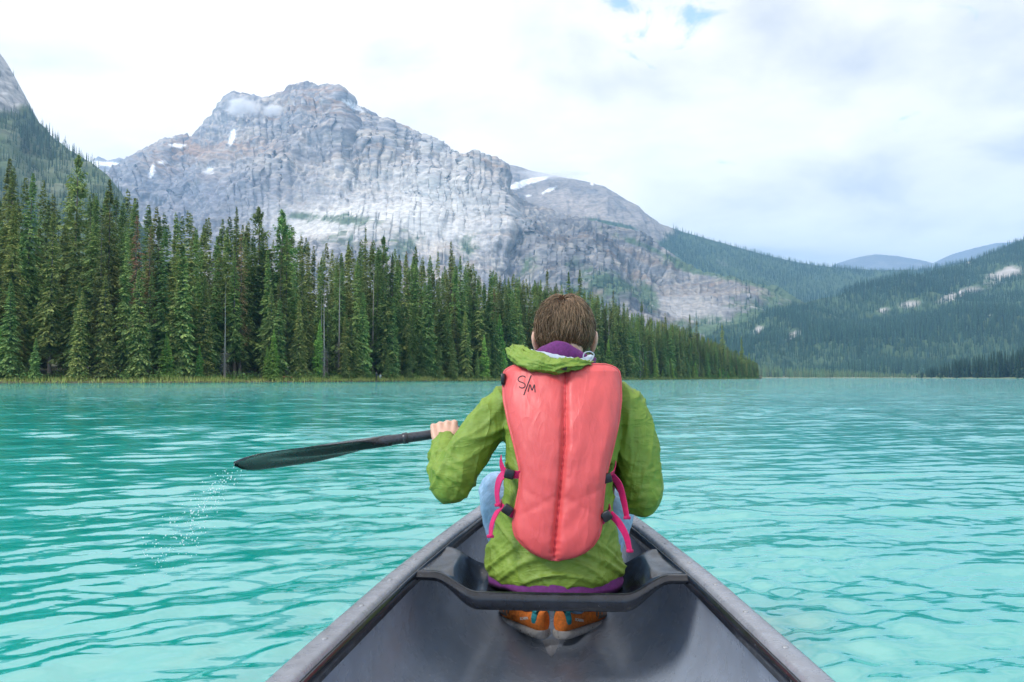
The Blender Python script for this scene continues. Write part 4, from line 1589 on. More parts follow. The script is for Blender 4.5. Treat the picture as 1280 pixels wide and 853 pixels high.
def hand(C, d, wrist, thumb_sign):
    """a fist closed round the shaft at C (shaft direction d)"""
    parts = []
    upv = np.array([0, 0, 1.0]) - d * d[2]
    upv /= np.linalg.norm(upv)
    fw = np.cross(upv, d)
    fw *= np.sign(fw[1])
    q = lambda a, f, u_: C + d * a + fw * f + upv * u_
    order = [-.034, -.0115, .0115, .033]
    lens = [.88, 1.0, 1.04, .97] if thumb_sign > 0 else [.97, 1.04, 1.0, .88]
    for a, l in zip(order, lens):
        a2 = a * 1.0
        kn = q(a2, -.019, .026 * l)
        parts.append(tube([wrist + d * a * .55, (wrist + d * a * .7 + kn) / 2 + np.array([0, 0, .004]), kn], [.014, .0125, .0108], 10, n=10))
        parts.append(tube([kn, q(a2, .004, .0285 * l), q(a2, .024, .020 * l), q(a2, .029, -.002), q(a2, .018, -.020), q(a2, .004, -.0235)],
                          [.0108, .0095, .0095, .0088, .0082, .0072], 10, n=22))
        parts.append(ellipsoid(kn + np.array([0, -.001, .002]), (.0112, .0112, .0108), 10, 8))
    ts = thumb_sign
    parts.append(tube([wrist + d * ts * .018, q(ts * .036, -.028, .0), q(ts * .050, -.016, -.016), q(ts * .046, .004, -.026), q(ts * .034, .016, -.030)], [.014, .0135, .0115, .0105, .008], 10, n=18))
    parts.append(ellipsoid((wrist + q(0, -.022, .006)) / 2, (.034, .017, .026), 14, 10))
    return parts


HD = lambda x, y, z: HC + np.array([x, y, z])
parts = [ellipsoid(HC, (.077, .096, .098), 28, 20), ellipsoid(HD(0, .035, -.055), (.062, .066, .072), 24, 16), ellipsoid(HD(0, .055, -.098), (.042, .046, .034)),
         tube([HD(0, .098, -.005), HD(0, .113, -.035), HD(0, .118, -.048)], [.010, .014, .013], 10, n=8), ellipsoid(HD(0, .096, -.082), (.024, .011, .006)), ellipsoid(HD(0, .095, -.094), (.021, .011, .007)),
         ellipsoid(HD(0, .086, .012), (.056, .018, .010)),
         tube([HD(0, -.035, -.05), HD(-.002, -.055, -.11), np.array([.042, 2.235, .90])], [.058, .056, .07], 18, n=14)]
for sg in (-1, 1):                                               # ears
    e0 = HD(sg * .079, .000, -.042)
    parts.append(tube([e0 + np.array([sg * .004, .012, .024]), e0 + np.array([sg * .016, -.012, .028]), e0 + np.array([sg * .019, -.017, .004]), e0 + np.array([sg * .010, -.004, -.026]), e0 + np.array([sg * .002, .010, -.034])],
                      [.0065, .0075, .0075, .0075, .0065], 8, n=16))
    parts.append(ellipsoid(e0 + np.array([sg * .006, 0, 0]), (.008, .015, .026)))
parts.append(loft(smooth_rings([(.335, .012, 2.15, .15, .12), (.42, .015, 2.15, .155, .12), (.55, .02, 2.13, .13, .105), (.68, .028, 2.14, .135, .10), (.80, .036, 2.17, .15, .095), (.875, .040, 2.20, .12, .075), (.91, .042, 2.225, .07, .06)], 24)))
for S_, E_, W0, C_, ts in ((SHL, ELL, WRL, HANDL, 1), (SHR, ELR, WRR, RH, -1)):
    parts.append(tube([S_, (S_ + E_) / 2, E_], [.052, .046, .040], 14, n=12))
    parts.append(tube([E_, E_ * .6 + W0 * .4, W0], [.040, .040, .026], 14, n=12))
    parts.append(ellipsoid(E_, (.041, .041, .041), 12, 8))
    parts += hand(C_, pd, W0, ts)
KNL, KNR = np.array([-.176, 2.53, .510]), np.array([.222, 2.53, .505])
ANL, ANR = np.array([-.050, 2.522, .125]), np.array([.054, 2.512, .125])
for sg, K_, A_ in ((-1, KNL, ANL), (1, KNR, ANR)):
    hp = np.array([.015 + sg * .085, 2.17, .385])
    parts.append(tube([hp, (hp + K_) / 2, K_], [.078, .068, .052], 16, n=12))
    parts.append(tube([K_, K_ * .65 + A_ * .35, A_, A_ + np.array([0, 0, -.03])], [.052, .052, .036, .036], 14, n=14))
    parts.append(tube([A_ + np.array([0, 0, -.03]), A_ + np.array([sg * .035, .07, -.055]), A_ + np.array([sg * .06, .12, -.065])], [.028, .024, .016], 10, n=10))
Vb, Fb, Nb = remesh(parts, .0046, 3, .4)
person.add('body', Vb, Fb, M['skin'])
for sg in (-1, 1):
    V, F = ellipsoid(HD(sg * .031, .083, -.012), (.0125, .0125, .0125), 14, 10)
    person.add('eye', V, F, M['white_print'])

# jeans
parts = [loft(smooth_rings([(.318, .012, 2.16, .165, .15), (.36, .012, 2.16, .185, .16), (.42, .015, 2.16, .17, .135), (.5, .018, 2.15, .14, .115)], 14))]
for sg, K_, A_ in ((-1, KNL, ANL), (1, KNR, ANR)):
    hp = np.array([.015 + sg * .09, 2.19, .395])
    parts.append(tube([hp, (hp + K_) / 2 + np.array([sg * .01, 0, .01]), K_ + np.array([0, .005, .005])], [.090, .080, .066], 18, n=14))
    parts.append(tube([K_, K_ * .6 + A_ * .4, A_ + np.array([0, 0, .015])], [.068, .064, .054], 16, n=14))
    parts.append(ellipsoid(K_, (.068, .068, .068)))
Vj, Fj, Nj = remesh(parts, .007, 5)
Vj = Vj + Nj * (.005 * ridged(Vj * np.array([14, 9, 20])))[:, None]
person.add('jeans', Vj, Fj, M['denim'])

# jacket
RINGS = [(.338, .010, 2.155, .188, .168), (.365, .010, 2.150, .196, .172), (.42, .011, 2.148, .188, .162), (.50, .015, 2.140, .168, .145), (.58, .020, 2.132, .155, .132), (.66, .026, 2.138, .156, .126),
         (.74, .032, 2.152, .166, .122), (.81, .037, 2.175, .172, .112), (.86, .041, 2.195, .150, .098), (.895, .042, 2.215, .108, .084), (.925, .042, 2.235, .08, .072), (.955, .042, 2.25, .072, .07)]
parts = [loft(smooth_rings(RINGS, 46), 48, 2.2)]
for S_, E_, W0, sg in ((SHL, ELL, WRL, -1), (SHR, ELR, WRR, 1)):
    mid = (S_ + E_) / 2 + np.array([sg * .012, -.012, 0])
    parts.append(tube([S_ + np.array([-sg * .03, 0, -.005]), S_ + np.array([sg * .012, -.004, -.02]), mid, E_ + np.array([0, -.008, -.008])], [.058, .061, .063, .062], 22, n=24))
    parts.append(ellipsoid(E_ + np.array([0, -.004, -.012]), (.062, .060, .062)))
    fm = E_ * .55 + W0 * .45 + np.array([0, 0, -.012])
    cuff = W0 * .90 + E_ * .10
    parts.append(tube([E_, fm, cuff, W0 * .97 + E_ * .03], [.062, .057, .045, .041], 22, n=18))
Va, Fa, Na = remesh(parts, .0050, 6)


def seg_d(P, A, B):
    ab = B - A
    t = np.clip(((P - A) @ ab) / (ab @ ab), 0, 1)
    return np.linalg.norm(P - A - t[:, None] * ab, axis=1), t


dis = np.zeros(len(Va))
armw = np.zeros(len(Va))
for S_, E_, W0 in ((SHL, ELL, WRL), (SHR, ELR, WRR)):
    d1, t1 = seg_d(Va, S_, E_)
    d2, t2 = seg_d(Va, E_, W0)
    w_ = sstep(.115, .085, np.minimum(d1, d2)) * sstep(.0, .22, np.where(d1 < d2, t1, 1.0))
    axv = (E_ - S_) / np.linalg.norm(E_ - S_)
    s_ = Va @ axv
    perp = Va - s_[:, None] * axv
    ax2 = (W0 - E_) / np.linalg.norm(W0 - E_)
    s2 = Va @ ax2
    nearE = np.exp(-(np.linalg.norm(Va - E_, axis=1) / .09) ** 2)
    f1 = folds(np.column_stack([s_ * 4 + perp[:, 0] * 9, perp[:, 1] * 9 + s_ * 3, perp[:, 2] * 8]) + 3)
    f2 = folds(np.column_stack([s_ * 15, perp[:, 0] * 6, perp[:, 2] * 6]) + 8)
    f3 = folds(np.column_stack([s2 * 17, Va[:, 0] * 5, Va[:, 2] * 5]) + 5)
    f4 = folds(np.column_stack([s_ * 9 + perp[:, 2] * 14, perp[:, 1] * 15, perp[:, 0] * 12 - s_ * 9]) + 13, 3.2)
    dis += w_ * (.0030 * f4 + .0105 * f1 * (1 - .5 * nearE) + .0085 * nearE * f2 + .007 * sstep(.3, .9, t2) * (d2 < d1) * f3)
    armw = np.maximum(armw, w_)
xr = (Va[:, 0] - .02)
ft = folds(np.column_stack([Va[:, 0] * 4 + np.abs(xr) * 6, Va[:, 1] * 5, Va[:, 2] * 11 - np.abs(xr) * 12]) + 20)
fh = folds(np.column_stack([Va[:, 0] * 2.2, Va[:, 1] * 2.2, Va[:, 2] * 20 + 60 * xr * xr]) + 33)
low = sstep(.50, .42, Va[:, 2])
dis += (1 - armw) * (.009 * ft * (1 - .6 * low) + .010 * low * fh * sstep(.333, .375, Va[:, 2]))
dis += .0012 * fbm(Va * 26, 2)
Va = Va + Na * dis[:, None]
# open the hem and cuffs a little: a stitched edge and a slack lower rim
jk = person.add('jacket', Va, Fa, M['jacket'])
jk['label'] = 'green waterproof jacket'
JBVH = BVHTree.FromPolygons([Vector(p) for p in Va], Fa.tolist())


def jacket_back(x, z, gap=0.0, y0=1.2):
    h = JBVH.ray_cast(Vector((x, y0, z)), Vector((0, 1, 0)))
    return (h[0].y if h[0] is not None else 2.2) - gap


# purple fleece showing below the jacket hem
n = 96
V = []
for k in range(n):
    a = 2 * math.pi * k / n
    c, s = math.cos(a), math.sin(a)
    sag = .012 + .016 * math.exp(-((a - 4.75) / .35) ** 2) + .010 * pnoise(np.array([[c * 2.2, s * 2.2, .3]]))[0]
    side_r = .022 * math.exp(-((a - 5.75) / .45) ** 2)
    for zz, rr in ((.352 + side_r * 1.2, .97), (.336, 1.0), (.330 - sag * .4, 1.01 + side_r), (.325 - sag, 1.0 + side_r), (.330 - sag * .6, .96)):
        V.append((.010 + (.190 * c) * rr + side_r * .3, 2.150 + .171 * s * rr, zz))
V = np.array(V)
V = V + np.column_stack([pnoise(V * 18), pnoise(V * 18 + 5), pnoise(V * 18 + 9)]) * .004
V[:, 2] += .010 * (1 - np.exp(-((V[:, 0] - .03) / .075) ** 2))
person.add('fleece_hem', V, gridfaces(n, 5, True), M['fleece'])

# --- life vest
EDGE = np.array([(456, 648, 757), (459, 637, 768), (464, 630, 774), (475, 628, 776), (500, 629, 776.5), (530, 635, 773), (560, 643, 766), (590, 650, 758), (612, 649, 754.5), (640, 643.5, 751.5), (660, 640.5, 750.5),
                 (672, 644, 747), (682, 653, 740), (690, 664, 729), (695, 675, 717), (698.5, 688, 699)])
SEAM = [(456, 707), (560, 705), (620, 699), (699, 691)]


def vest_y(z):                                                    # depth of the middle of the back panel
    return float(smooth_tab(z, [(.36, 1.955), (.45, 1.950), (.58, 1.968), (.70, 1.985), (.80, 2.015), (.88, 2.055), (.95, 2.10)], .05))


def vest_surface(front):
    nr, nc = 96, 81
    yy = np.concatenate([np.linspace(456, 466, 10)[:-1], np.linspace(466, 670, 64)[:-1], np.linspace(670, 698.5, nr - 72)])
    V = np.zeros((len(yy), nc, 3))
    for i, y in enumerate(yy):
        l = float(np.interp(y, EDGE[:, 0], EDGE[:, 1]))
        r = float(np.interp(y, EDGE[:, 0], EDGE[:, 2]))
        sm = lerp_tab(y, SEAM)
        Y0 = 2.0
        for _ in range(4):
            z = CAMZ - (y - HOR) / FPX * (Y0 - .02)
            Y0 = vest_y(z)
        YS = Y0 - .02
        for k in range(nc):
            s = k / (nc - 1) * 2 - 1
            s_ = math.copysign(abs(s) ** .92, s)
            p = (l + r) / 2 + (r - l) / 2 * s_
            dx = (p - (l + r) / 2) / FPX * YS
            Y = Y0 + 1.25 * dx * dx + 16 * dx ** 4
            x = (p - 688) / FPX * (YS + (Y - Y0) * .8)
            edge = (1 - abs(s) ** 9) ** .5
            ub = min(1, max(0.0, (698.6 - y) / 34))
            tb = min(1, (y - 455) / 9) ** .5 * (1 - (1 - ub) ** 2.4) ** .5
            th2 = .024 * edge * tb
            if front:
                sd_ = (p - sm) / FPX * 2.02
                hs = (p - sm)
                # seam valley and the pull of the stitches
                th2 -= (.013 * math.exp(-(sd_ / .0085) ** 2) + .006 * math.exp(-(sd_ / .022) ** 2)) * tb
                V[i, k] = (x, Y - th2, z)
            else:
                V[i, k] = (x, Y + .014, z)
    if front:
        pp_ = V.reshape(-1, 3)
        xs_ = pp_[:, 0] - .02
        f = ridged(np.column_stack([pp_[:, 0] * 7 + pp_[:, 2] * 3, pp_[:, 1] * 3, pp_[:, 2] * 6 - np.abs(xs_) * 10]) + 2, 2)
        f2 = fbm(pp_ * np.array([16, 8, 16]) + 4, 3)
        # gathers along the seam
        yy2 = np.repeat(yy, nc)
        smx = (lerp_tab(yy2, SEAM) - 688) / FPX * 2.02
        ds_ = pp_[:, 0] - smx
        g = np.sin(pp_[:, 2] * 330 + pnoise(pp_ * 30) * 3) * np.exp(-(ds_ / .012) ** 2)
        g2 = np.sin(pp_[:, 2] * 75 + np.abs(ds_) * -45 + pnoise(pp_ * 12) * 3) * np.exp(-((np.abs(ds_) - .02) / .03) ** 2)
        # creases at the waist running to the straps
        cz = np.exp(-((pp_[:, 2] - (.595 - np.abs(ds_) * .55)) / .007) ** 2) * sstep(.0, .02, np.abs(ds_)) + np.exp(-((pp_[:, 2] - (.56 + np.abs(ds_) * .45)) / .007) ** 2) * sstep(.01, .03, np.abs(ds_)) * .8
        edgef = sstep(1.0, .88, np.abs(np.tile(np.linspace(-1, 1, nc), len(yy))))
        V = (pp_ + np.column_stack([0 * f, -(f * .0032 + f2 * .0022 + g * .0016 + g2 * .0011 - cz * .0018) * edgef, 0 * f])).reshape(V.shape)
    return V


VF, VB = vest_surface(True), vest_surface(False)
nr, nc = VF.shape[:2]
V = np.concatenate([VF.reshape(-1, 3), VB.reshape(-1, 3)])
gf = gridfaces(nr, nc)
off = nr * nc
F = [tuple(q) for q in gf.tolist()] + [tuple(int(i) + off for i in q[::-1]) for q in gf.tolist()]
loop = [k for k in range(nc)] + [i * nc + nc - 1 for i in range(1, nr)] + [(nr - 1) * nc + k for k in range(nc - 2, -1, -1)] + [i * nc for i in range(nr - 2, 0, -1)]
for a, b in zip(loop, loop[1:] + loop[:1]):
    F.append((b, a, a + off, b + off))
vest = person.add('life_vest', V, F, M['vest'])
vest['label'] = 'coral red padded back of the life vest'
VBVH = BVHTree.FromPolygons([Vector(p) for p in VF.reshape(-1, 3)], gf.tolist())
rim = VF.reshape(-1, 3)[loop]
rim = np.vstack([rim, rim[:1]])
Vt, Ft = tube(rim[::2] + np.array([0, .004, 0]), .0042, 7, cap=False)
person.add('piping', Vt, Ft, M['vest'], vest)
# shoulder parts and front panels of the vest
for sg in (-1, 1):
    cx = .042
    pth = [np.array([cx + sg * .095, 2.105, .900]), np.array([cx + sg * .098, 2.17, .922]), np.array([cx + sg * .10, 2.25, .905]), np.array([cx + sg * .10, 2.30, .83])]
    Vt, Ft = tube(pth, [.046, .046, .046, .05], 18, flat=.36, n=20)
    person.add('shoulder_strap', Vt, Ft, M['vest'], vest)
    Vt, Ft = loft([(.46, cx - .01 + sg * .08, 2.285, .060, .022), (.48, cx - .01 + sg * .08, 2.288, .074, .032), (.60, cx + sg * .082, 2.285, .076, .034), (.75, cx + sg * .084, 2.295, .072, .034), (.84, cx + sg * .09, 2.305, .058, .03), (.86, cx + sg * .09, 2.305, .045, .02)], 24, 2.8)
    person.add('front_panel', Vt, Ft, M['vest'], vest)


def on_vest(px_, py_, lift=.0012):
    D = np.array([(px_ - 688) / FPX, 1.0, -(py_ - HOR) / FPX])
    h = VBVH.ray_cast(Vector((0, 0, CAMZ)), Vector(D).normalized())
    p = np.array(h[0])
    return p - D / np.linalg.norm(D) * lift


# hand-lettered S/M
cpx = lambda a, b: (520 + a / 3.878, 340 + b / 3.878)
STRK = [[(530, 511), (521, 505), (508, 506), (497, 514), (495, 525), (503, 532), (517, 537), (527, 544), (528, 555), (520, 562), (508, 562), (500, 556)],
        [(558, 502), (549, 525), (540, 549), (531, 573), (522, 597)],
        [(543, 580), (547, 562), (552, 546), (557, 560), (562, 574), (568, 560), (573, 547), (575, 563), (577, 583)]]
LT = []
for st in STRK:
    pts_ = curve(np.array([(*cpx(a, b), 0) for a, b in st]), 26)
    path = np.array([on_vest(q[0], q[1], .0008) for q in pts_])
    LT.append(tube(path, .0014, 6))
Vt, Ft = merge(LT)
person.add('lettering', Vt, Ft, M['marker'], vest)

# stitched centre seam
sp_ = np.array([on_vest(float(lerp_tab(y_, SEAM)), y_, .0006) for y_ in np.linspace(462, 692, 90)])
sp_[:, 0] += np.sin(np.arange(90) * 2.1) * .0006
Vt, Ft = tube(sp_, .0030 + .0009 * np.sin(np.arange(90) * 1.7), 7, flat=.5)
person.add('seam', Vt, Ft, M['piping'], vest)
# dark shoulder buckle and hang loop at the top of the vest
def box(c, sx, sy, sz, rot=None, bev=.2):
    V, F = [], []
    for z_, k in ((-1, 1 - bev), (-1 + bev, 1), (1 - bev, 1), (1, 1 - bev)):
        for a in range(16):
            an = 2 * math.pi * (a + .5) / 16
            c_, s_ = math.cos(an), math.sin(an)
            V.append((sx * k * math.copysign(abs(c_) ** .35, c_), sy * k * math.copysign(abs(s_) ** .35, s_), sz * z_))
    for i in range(3):
        for k in range(16):
            F.append((i * 16 + k, i * 16 + (k + 1) % 16, (i + 1) * 16 + (k + 1) % 16, (i + 1) * 16 + k))
    F.append(tuple(range(16))[::-1])
    F.append(tuple(range(48, 64)))
    V = np.array(V)
    if rot is not None:
        V = V @ np.array(rot.to_3x3()).T
    return V + np.array(c), F


Vt, Ft = box(M3(704, 459, 2.035), .011, .006, .008, Matrix.Rotation(.3, 3, 'Y'))
person.add('hang_loop', Vt, Ft, M['buckle'], vest)
Vt, Ft = box(M3(629, 474, 2.10), .006, .02, .016)
person.add('shoulder_buckle', Vt, Ft, M['buckle'], vest)


# side straps: webbing with a buckle and a loose tail
def ribbon(path, width, thick=.0018, n=26, wdir=None, twist=0.0):
    P_ = curve(path, n)
    t, a, b = frames(P_)
    wv = np.array(wdir if wdir is not None else (0, 0, 1.0), float)
    W_ = wv[None, :] - t * (t @ wv)[:, None]
    W_ /= np.linalg.norm(W_, axis=1)[:, None] + 1e-9
    T_ = np.cross(t, W_)
    an = np.linspace(0, twist, n)
    W2 = W_ * np.cos(an)[:, None] + T_ * np.sin(an)[:, None]
    T2 = np.cross(t, W2)
    V = np.stack([P_ - W2 * width / 2 - T2 * thick, P_ + W2 * width / 2 - T2 * thick, P_ + W2 * width / 2 + T2 * thick, P_ - W2 * width / 2 + T2 * thick], 1)
    F = []
    for i in range(n - 1):
        for k in range(4):
            F.append((i * 4 + k, i * 4 + (k + 1) % 4, (i + 1) * 4 + (k + 1) % 4, (i + 1) * 4 + k))
    F += [(0, 1, 2, 3), ((n - 1) * 4 + 3, (n - 1) * 4 + 2, (n - 1) * 4 + 1, (n - 1) * 4)]
    return V.reshape(-1, 3), F


c2 = lambda a, b, Y: M3(520 + a / 3.047, 540 + b / 3.047, Y)
STR = [  # webbing, buckle, tail   (columns and rows of an enlarged view)
    ([(402, 160, 2.00), (375, 160, 2.00), (340, 152, 2.015), (325, 125, 2.04), (322, 98, 2.07)], (356, 158, 1.995), [(338, 154, 2.005), (318, 180, 2.01), (309, 225, 2.01), (313, 275, 2.00)]),
    ([(375, 312, 1.99), (350, 296, 1.985), (328, 284, 2.00), (322, 268, 2.04)], (349, 292, 1.975), [(336, 284, 1.985), (310, 300, 1.98), (290, 345, 1.965), (284, 392, 1.955)]),
    ([(690, 184, 2.00), (712, 175, 2.005), (742, 160, 2.02), (752, 140, 2.05), (754, 118, 2.08)], (722, 171, 1.997), [(740, 160, 2.01), (768, 195, 2.02), (785, 255, 2.02), (797, 318, 2.01)]),
    ([(694, 336, 1.985), (715, 318, 1.985), (732, 300, 2.0), (728, 280, 2.03)], (720, 312, 1.975), [(732, 302, 1.985), (765, 335, 1.98), (793, 385, 1.97), (806, 440, 1.965)])]
for wbb, bk, tail in STR:
    Vt, Ft = ribbon([c2(*q) for q in wbb], .022, .0012, wdir=(0.2, -.3, 1))
    so_ = person.add('strap', Vt, Ft, M['web'], vest, smooth=False)
    Vt, Ft = ribbon([c2(*q) for q in tail], .021, .0012, wdir=(1, -.5, .35), twist=.6)
    person.add('strap_tail', Vt, Ft, M['web'], vest, smooth=False)
    sgn = 1 if bk[0] > 500 else -1
    Vt, Ft = box(c2(*bk), .0135, .007, .0125, Matrix.Rotation(sgn * (-.25 if bk[1] < 200 else -.6), 3, 'Y'))
    person.add('buckle', Vt, Ft, M['buckle'], vest)
    e_ = c2(*tail[-1])
    Vt, Ft = box(e_, .0095, .002, .004)
    person.add('strap_end', Vt, Ft, M['web'], vest)

# --- collar, hood and lining
HX = .042


def fold_band(path, rad, flat, amp, freq, n=60, ns=26, seed=0.0, roll=0.0):
    pr = curve(np.column_stack([np.asarray(path, float), rad]), n)
    P_, rr = pr[:, :3], pr[:, 3]
    t, a, b = frames(P_)
    V = []
    for i in range(n):
        for k in range(ns):
            an = 2 * math.pi * k / ns + roll
            q = a[i] * math.cos(an) + b[i] * math.sin(an) * flat
            p = P_[i] + q * rr[i]
            d = amp * float(folds(np.array([[i / n * freq * .3 + seed, math.cos(an) * 1.0 + seed + i / n * 3, math.sin(an) * 1.0]]), 2.4)[0])
            V.append(p + q / (np.linalg.norm(q) + 1e-9) * d)
    F = []
    for i in range(n - 1):
        for k in range(ns):
            F.append((i * ns + k, i * ns + (k + 1) % ns, (i + 1) * ns + (k + 1) % ns, (i + 1) * ns + k))
    F += [tuple(range(ns))[::-1], tuple(range((n - 1) * ns, n * ns))]
    return np.array(V), F


# fleece collar: ring round the neck, folded outward at the back
n, prof = 72, []
V = []
for k in range(n):
    a = 2 * math.pi * k / n
    c, s = math.cos(a), math.sin(a)
    back_ = max(0.0, -s)
    top = 1.006 - .030 * (1 - back_) - .030 * float(sstep(-.1, .9, c)) * 1.0
    wob = pnoise(np.array([[c * 2, s * 2, .2]]))[0]
    for zz, rr in ((.905, 1.20), (.940, 1.30), (.968 - .012 * (1 - back_), 1.34 + .06 * wob), (top - .006, 1.22), (top, 1.12), (top - .006, 1.04), (top - .05, .95)):
        V.append((HX + .072 * c * rr + .004 * wob, 2.262 + .080 * s * rr - .012 * back_ * (zz - .9) / .1, zz + .004 * wob))
V = np.array(V)
V += np.column_stack([pnoise(V * 22), pnoise(V * 22 + 7), pnoise(V * 22 + 3) * .6]) * .006
person.add('fleece_collar', V, gridfaces(n, 7, True), M['fleece'])
# grey-blue lining edge under the collar
V, F = fold_band([M3(664, 440, 2.155), M3(690, 446, 2.12), M3(712, 451, 2.105), M3(730, 452, 2.11), M3(738, 446, 2.14)], [.010, .013, .014, .014, .010], .6, .003, 9, 40, 14, 3.0)
hl = person.add('jacket_lining', V, F, M['jacket_in'])
# hood bunched behind the neck
V, F = fold_band([M3(640, 436, 2.19), M3(647, 444, 2.125), M3(662, 452, 2.075), M3(684, 457, 2.055), M3(706, 457, 2.05), M3(726, 454.5, 2.075), M3(738, 452, 2.12)],
                 [.012, .022, .027, .027, .022, .014, .009], .62, .010, 13, 110, 40, 1.0)
hd = person.add('hood', V, F, M['jacket'])
V, F = fold_band([M3(640, 435, 2.20), M3(652, 437, 2.14), M3(668, 444, 2.10), M3(688, 451, 2.075), M3(704, 454, 2.07)], [.010, .014, .013, .012, .008], .6, .006, 12, 60, 24, 7.0)
person.add('hood', V, F, M['jacket']).name = 'hood_fold'
# elastic cord loop
cl = [M3(731, 452, 2.10), M3(729, 446, 2.10), M3(731, 441.5, 2.10), M3(737, 440, 2.10), M3(742, 443, 2.10), M3(741, 448, 2.10), M3(736, 454, 2.10)]
Vt, Ft = tube(cl, np.full(len(cl), .0017), 8, n=40)
person.add('cord_loop', Vt, Ft, M['jacket_in'])

# --- hair
HR = np.array([.077, .096, .098])
CROWN = np.array([-.10, -.55, .83])
CROWN /= np.linalg.norm(CROWN)


def hair_ok(d):
    """scalp directions that carry hair"""
    x, y, z = d[:, 0], d[:, 1], d[:, 2]
    lowb = np.where(y < .1, -.80 + .30 * np.clip(y + .55, 0, 1) + .12 * np.abs(x), np.where(y < .45, -.12 + .5 * (y - .1), .28 + .8 * (y - .45)))
    ear = (np.abs(x) > .72) & (y > -.22) & (y < .3) & (z < -.12)
    return (z > lowb) & ~ear


r9 = np.random.RandomState(77)
d = r9.normal(size=(26000, 3))
d /= np.linalg.norm(d, axis=1)[:, None]
d = d[hair_ok(d)][:6600]
d[:900] = CROWN + r9.normal(size=(900, 3)) * .28
d[:900] /= np.linalg.norm(d[:900], axis=1)[:, None]
n = len(d)
steps = 8
length = r9.uniform(.45, 1.12, n) * (.85 + .15 * (d[:, 2] > 0))
wide_ = np.abs(d[:, 0]) ** 1.3
lift = 1.05 + r9.uniform(.04, .13, n) + .14 * wide_
side_bias = r9.normal(0, .55, n)
clump = pnoise(d * 5.0) * 1.6
path = np.zeros((n, steps, 3))
cur = d.copy()
up_bias = np.array([0, 0, -1.0])
for s in range(steps):
    f = s / (steps - 1)
    sc = 1.02 + (lift - 1.02) * np.sin(min(1, f * 1.4) * math.pi / 2) - .035 * f * f
    low_ = sstep(-.25, -.75, cur[:, 2])
    sc = sc - low_ * (sc - 1.03) * .75
    path[:, s] = HC + cur * HR * sc[:, None]
    g = cur - CROWN * 1.0
    g = g - cur * np.sum(g * cur, 1)[:, None]
    gn = np.linalg.norm(g, axis=1)[:, None] + 1e-6
    dn = up_bias - cur * (cur @ up_bias)[:, None]
    dn /= np.linalg.norm(dn, axis=1)[:, None] + 1e-6
    flow = g / gn * .6 + dn * (.55 + .3 * (cur[:, 2:3] < .4))
    sdv = np.cross(cur, flow)
    flow = flow + sdv * (side_bias + clump)[:, None] * .55
    flow /= np.linalg.norm(flow, axis=1)[:, None] + 1e-6
    cur = cur + flow * (length * .78 / steps)[:, None]
    cur /= np.linalg.norm(cur, axis=1)[:, None]
fly = r9.uniform(0, 1, n) < .09
path[fly, -3:] += (r9.normal(size=(fly.sum(), 1, 3)) * np.array([.006, .005, .006])) * np.array([.4, 1, 1.9])[None, :, None] + np.array([-.002, 0, .004])
tt = np.gradient(path, axis=1)
tt /= np.linalg.norm(tt, axis=2)[..., None] + 1e-9
rad_ = np.linspace(1, 0, steps) ** .5 * .0011 + .00012
refv = (path - HC)
refv /= np.linalg.norm(refv, axis=2)[..., None]
sa_ = np.cross(tt, refv)
sa_ /= np.linalg.norm(sa_, axis=2)[..., None] + 1e-9
R3 = []
for k in range(3):
    an = 2 * math.pi * k / 3
    R3.append(path + (sa_ * math.cos(an) + refv * math.sin(an)) * rad_[None, :, None])
V = np.stack(R3, 2).reshape(-1, 3)                                  # strand, step, corner
base_i = (np.arange(n)[:, None, None] * steps + np.arange(steps - 1)[None, :, None]) * 3
k = np.arange(3)[None, None, :]
Fh = np.stack([base_i + k, base_i + (k + 1) % 3, base_i + 3 + (k + 1) % 3, base_i + 3 + k], -1).reshape(-1, 4)
tone = np.clip(r9.uniform(0, 1, n) * .7 + .35 * (pnoise(d * 7) + .3), 0, 1)
hc0, hc1 = np.array([.055, .033, .02]), np.array([.42, .27, .165])
Ch = np.repeat(hc0 + (hc1 - hc0) * (tone ** 1.5)[:, None], steps * 3, 0)
hair = person.add('hair', V, Fh, M['hair'], attrs={'Col': ('FLOAT_COLOR', Ch)})
hair['label'] = 'short tousled brown hair'
# darker mass of hair close to the scalp
V, F = ellipsoid((0, 0, 0), (1, 1, 1), 72, 48)
okv = hair_ok(V / (np.linalg.norm(V, axis=1)[:, None] + 1e-9) * np.array([1, 1, 1]) - np.array([0, 0, .03]))
sc = 1.075 + .10 * np.abs(V[:, 0]) ** 1.3 * sstep(-.6, -.1, V[:, 2]) - .045 * sstep(-.2, -.75, V[:, 2])
VS = HC + V * HR * sc[:, None]
person.add('hair_underlayer', VS, [f for f in F if all(okv[i] for i in f)], M['hair_under'])


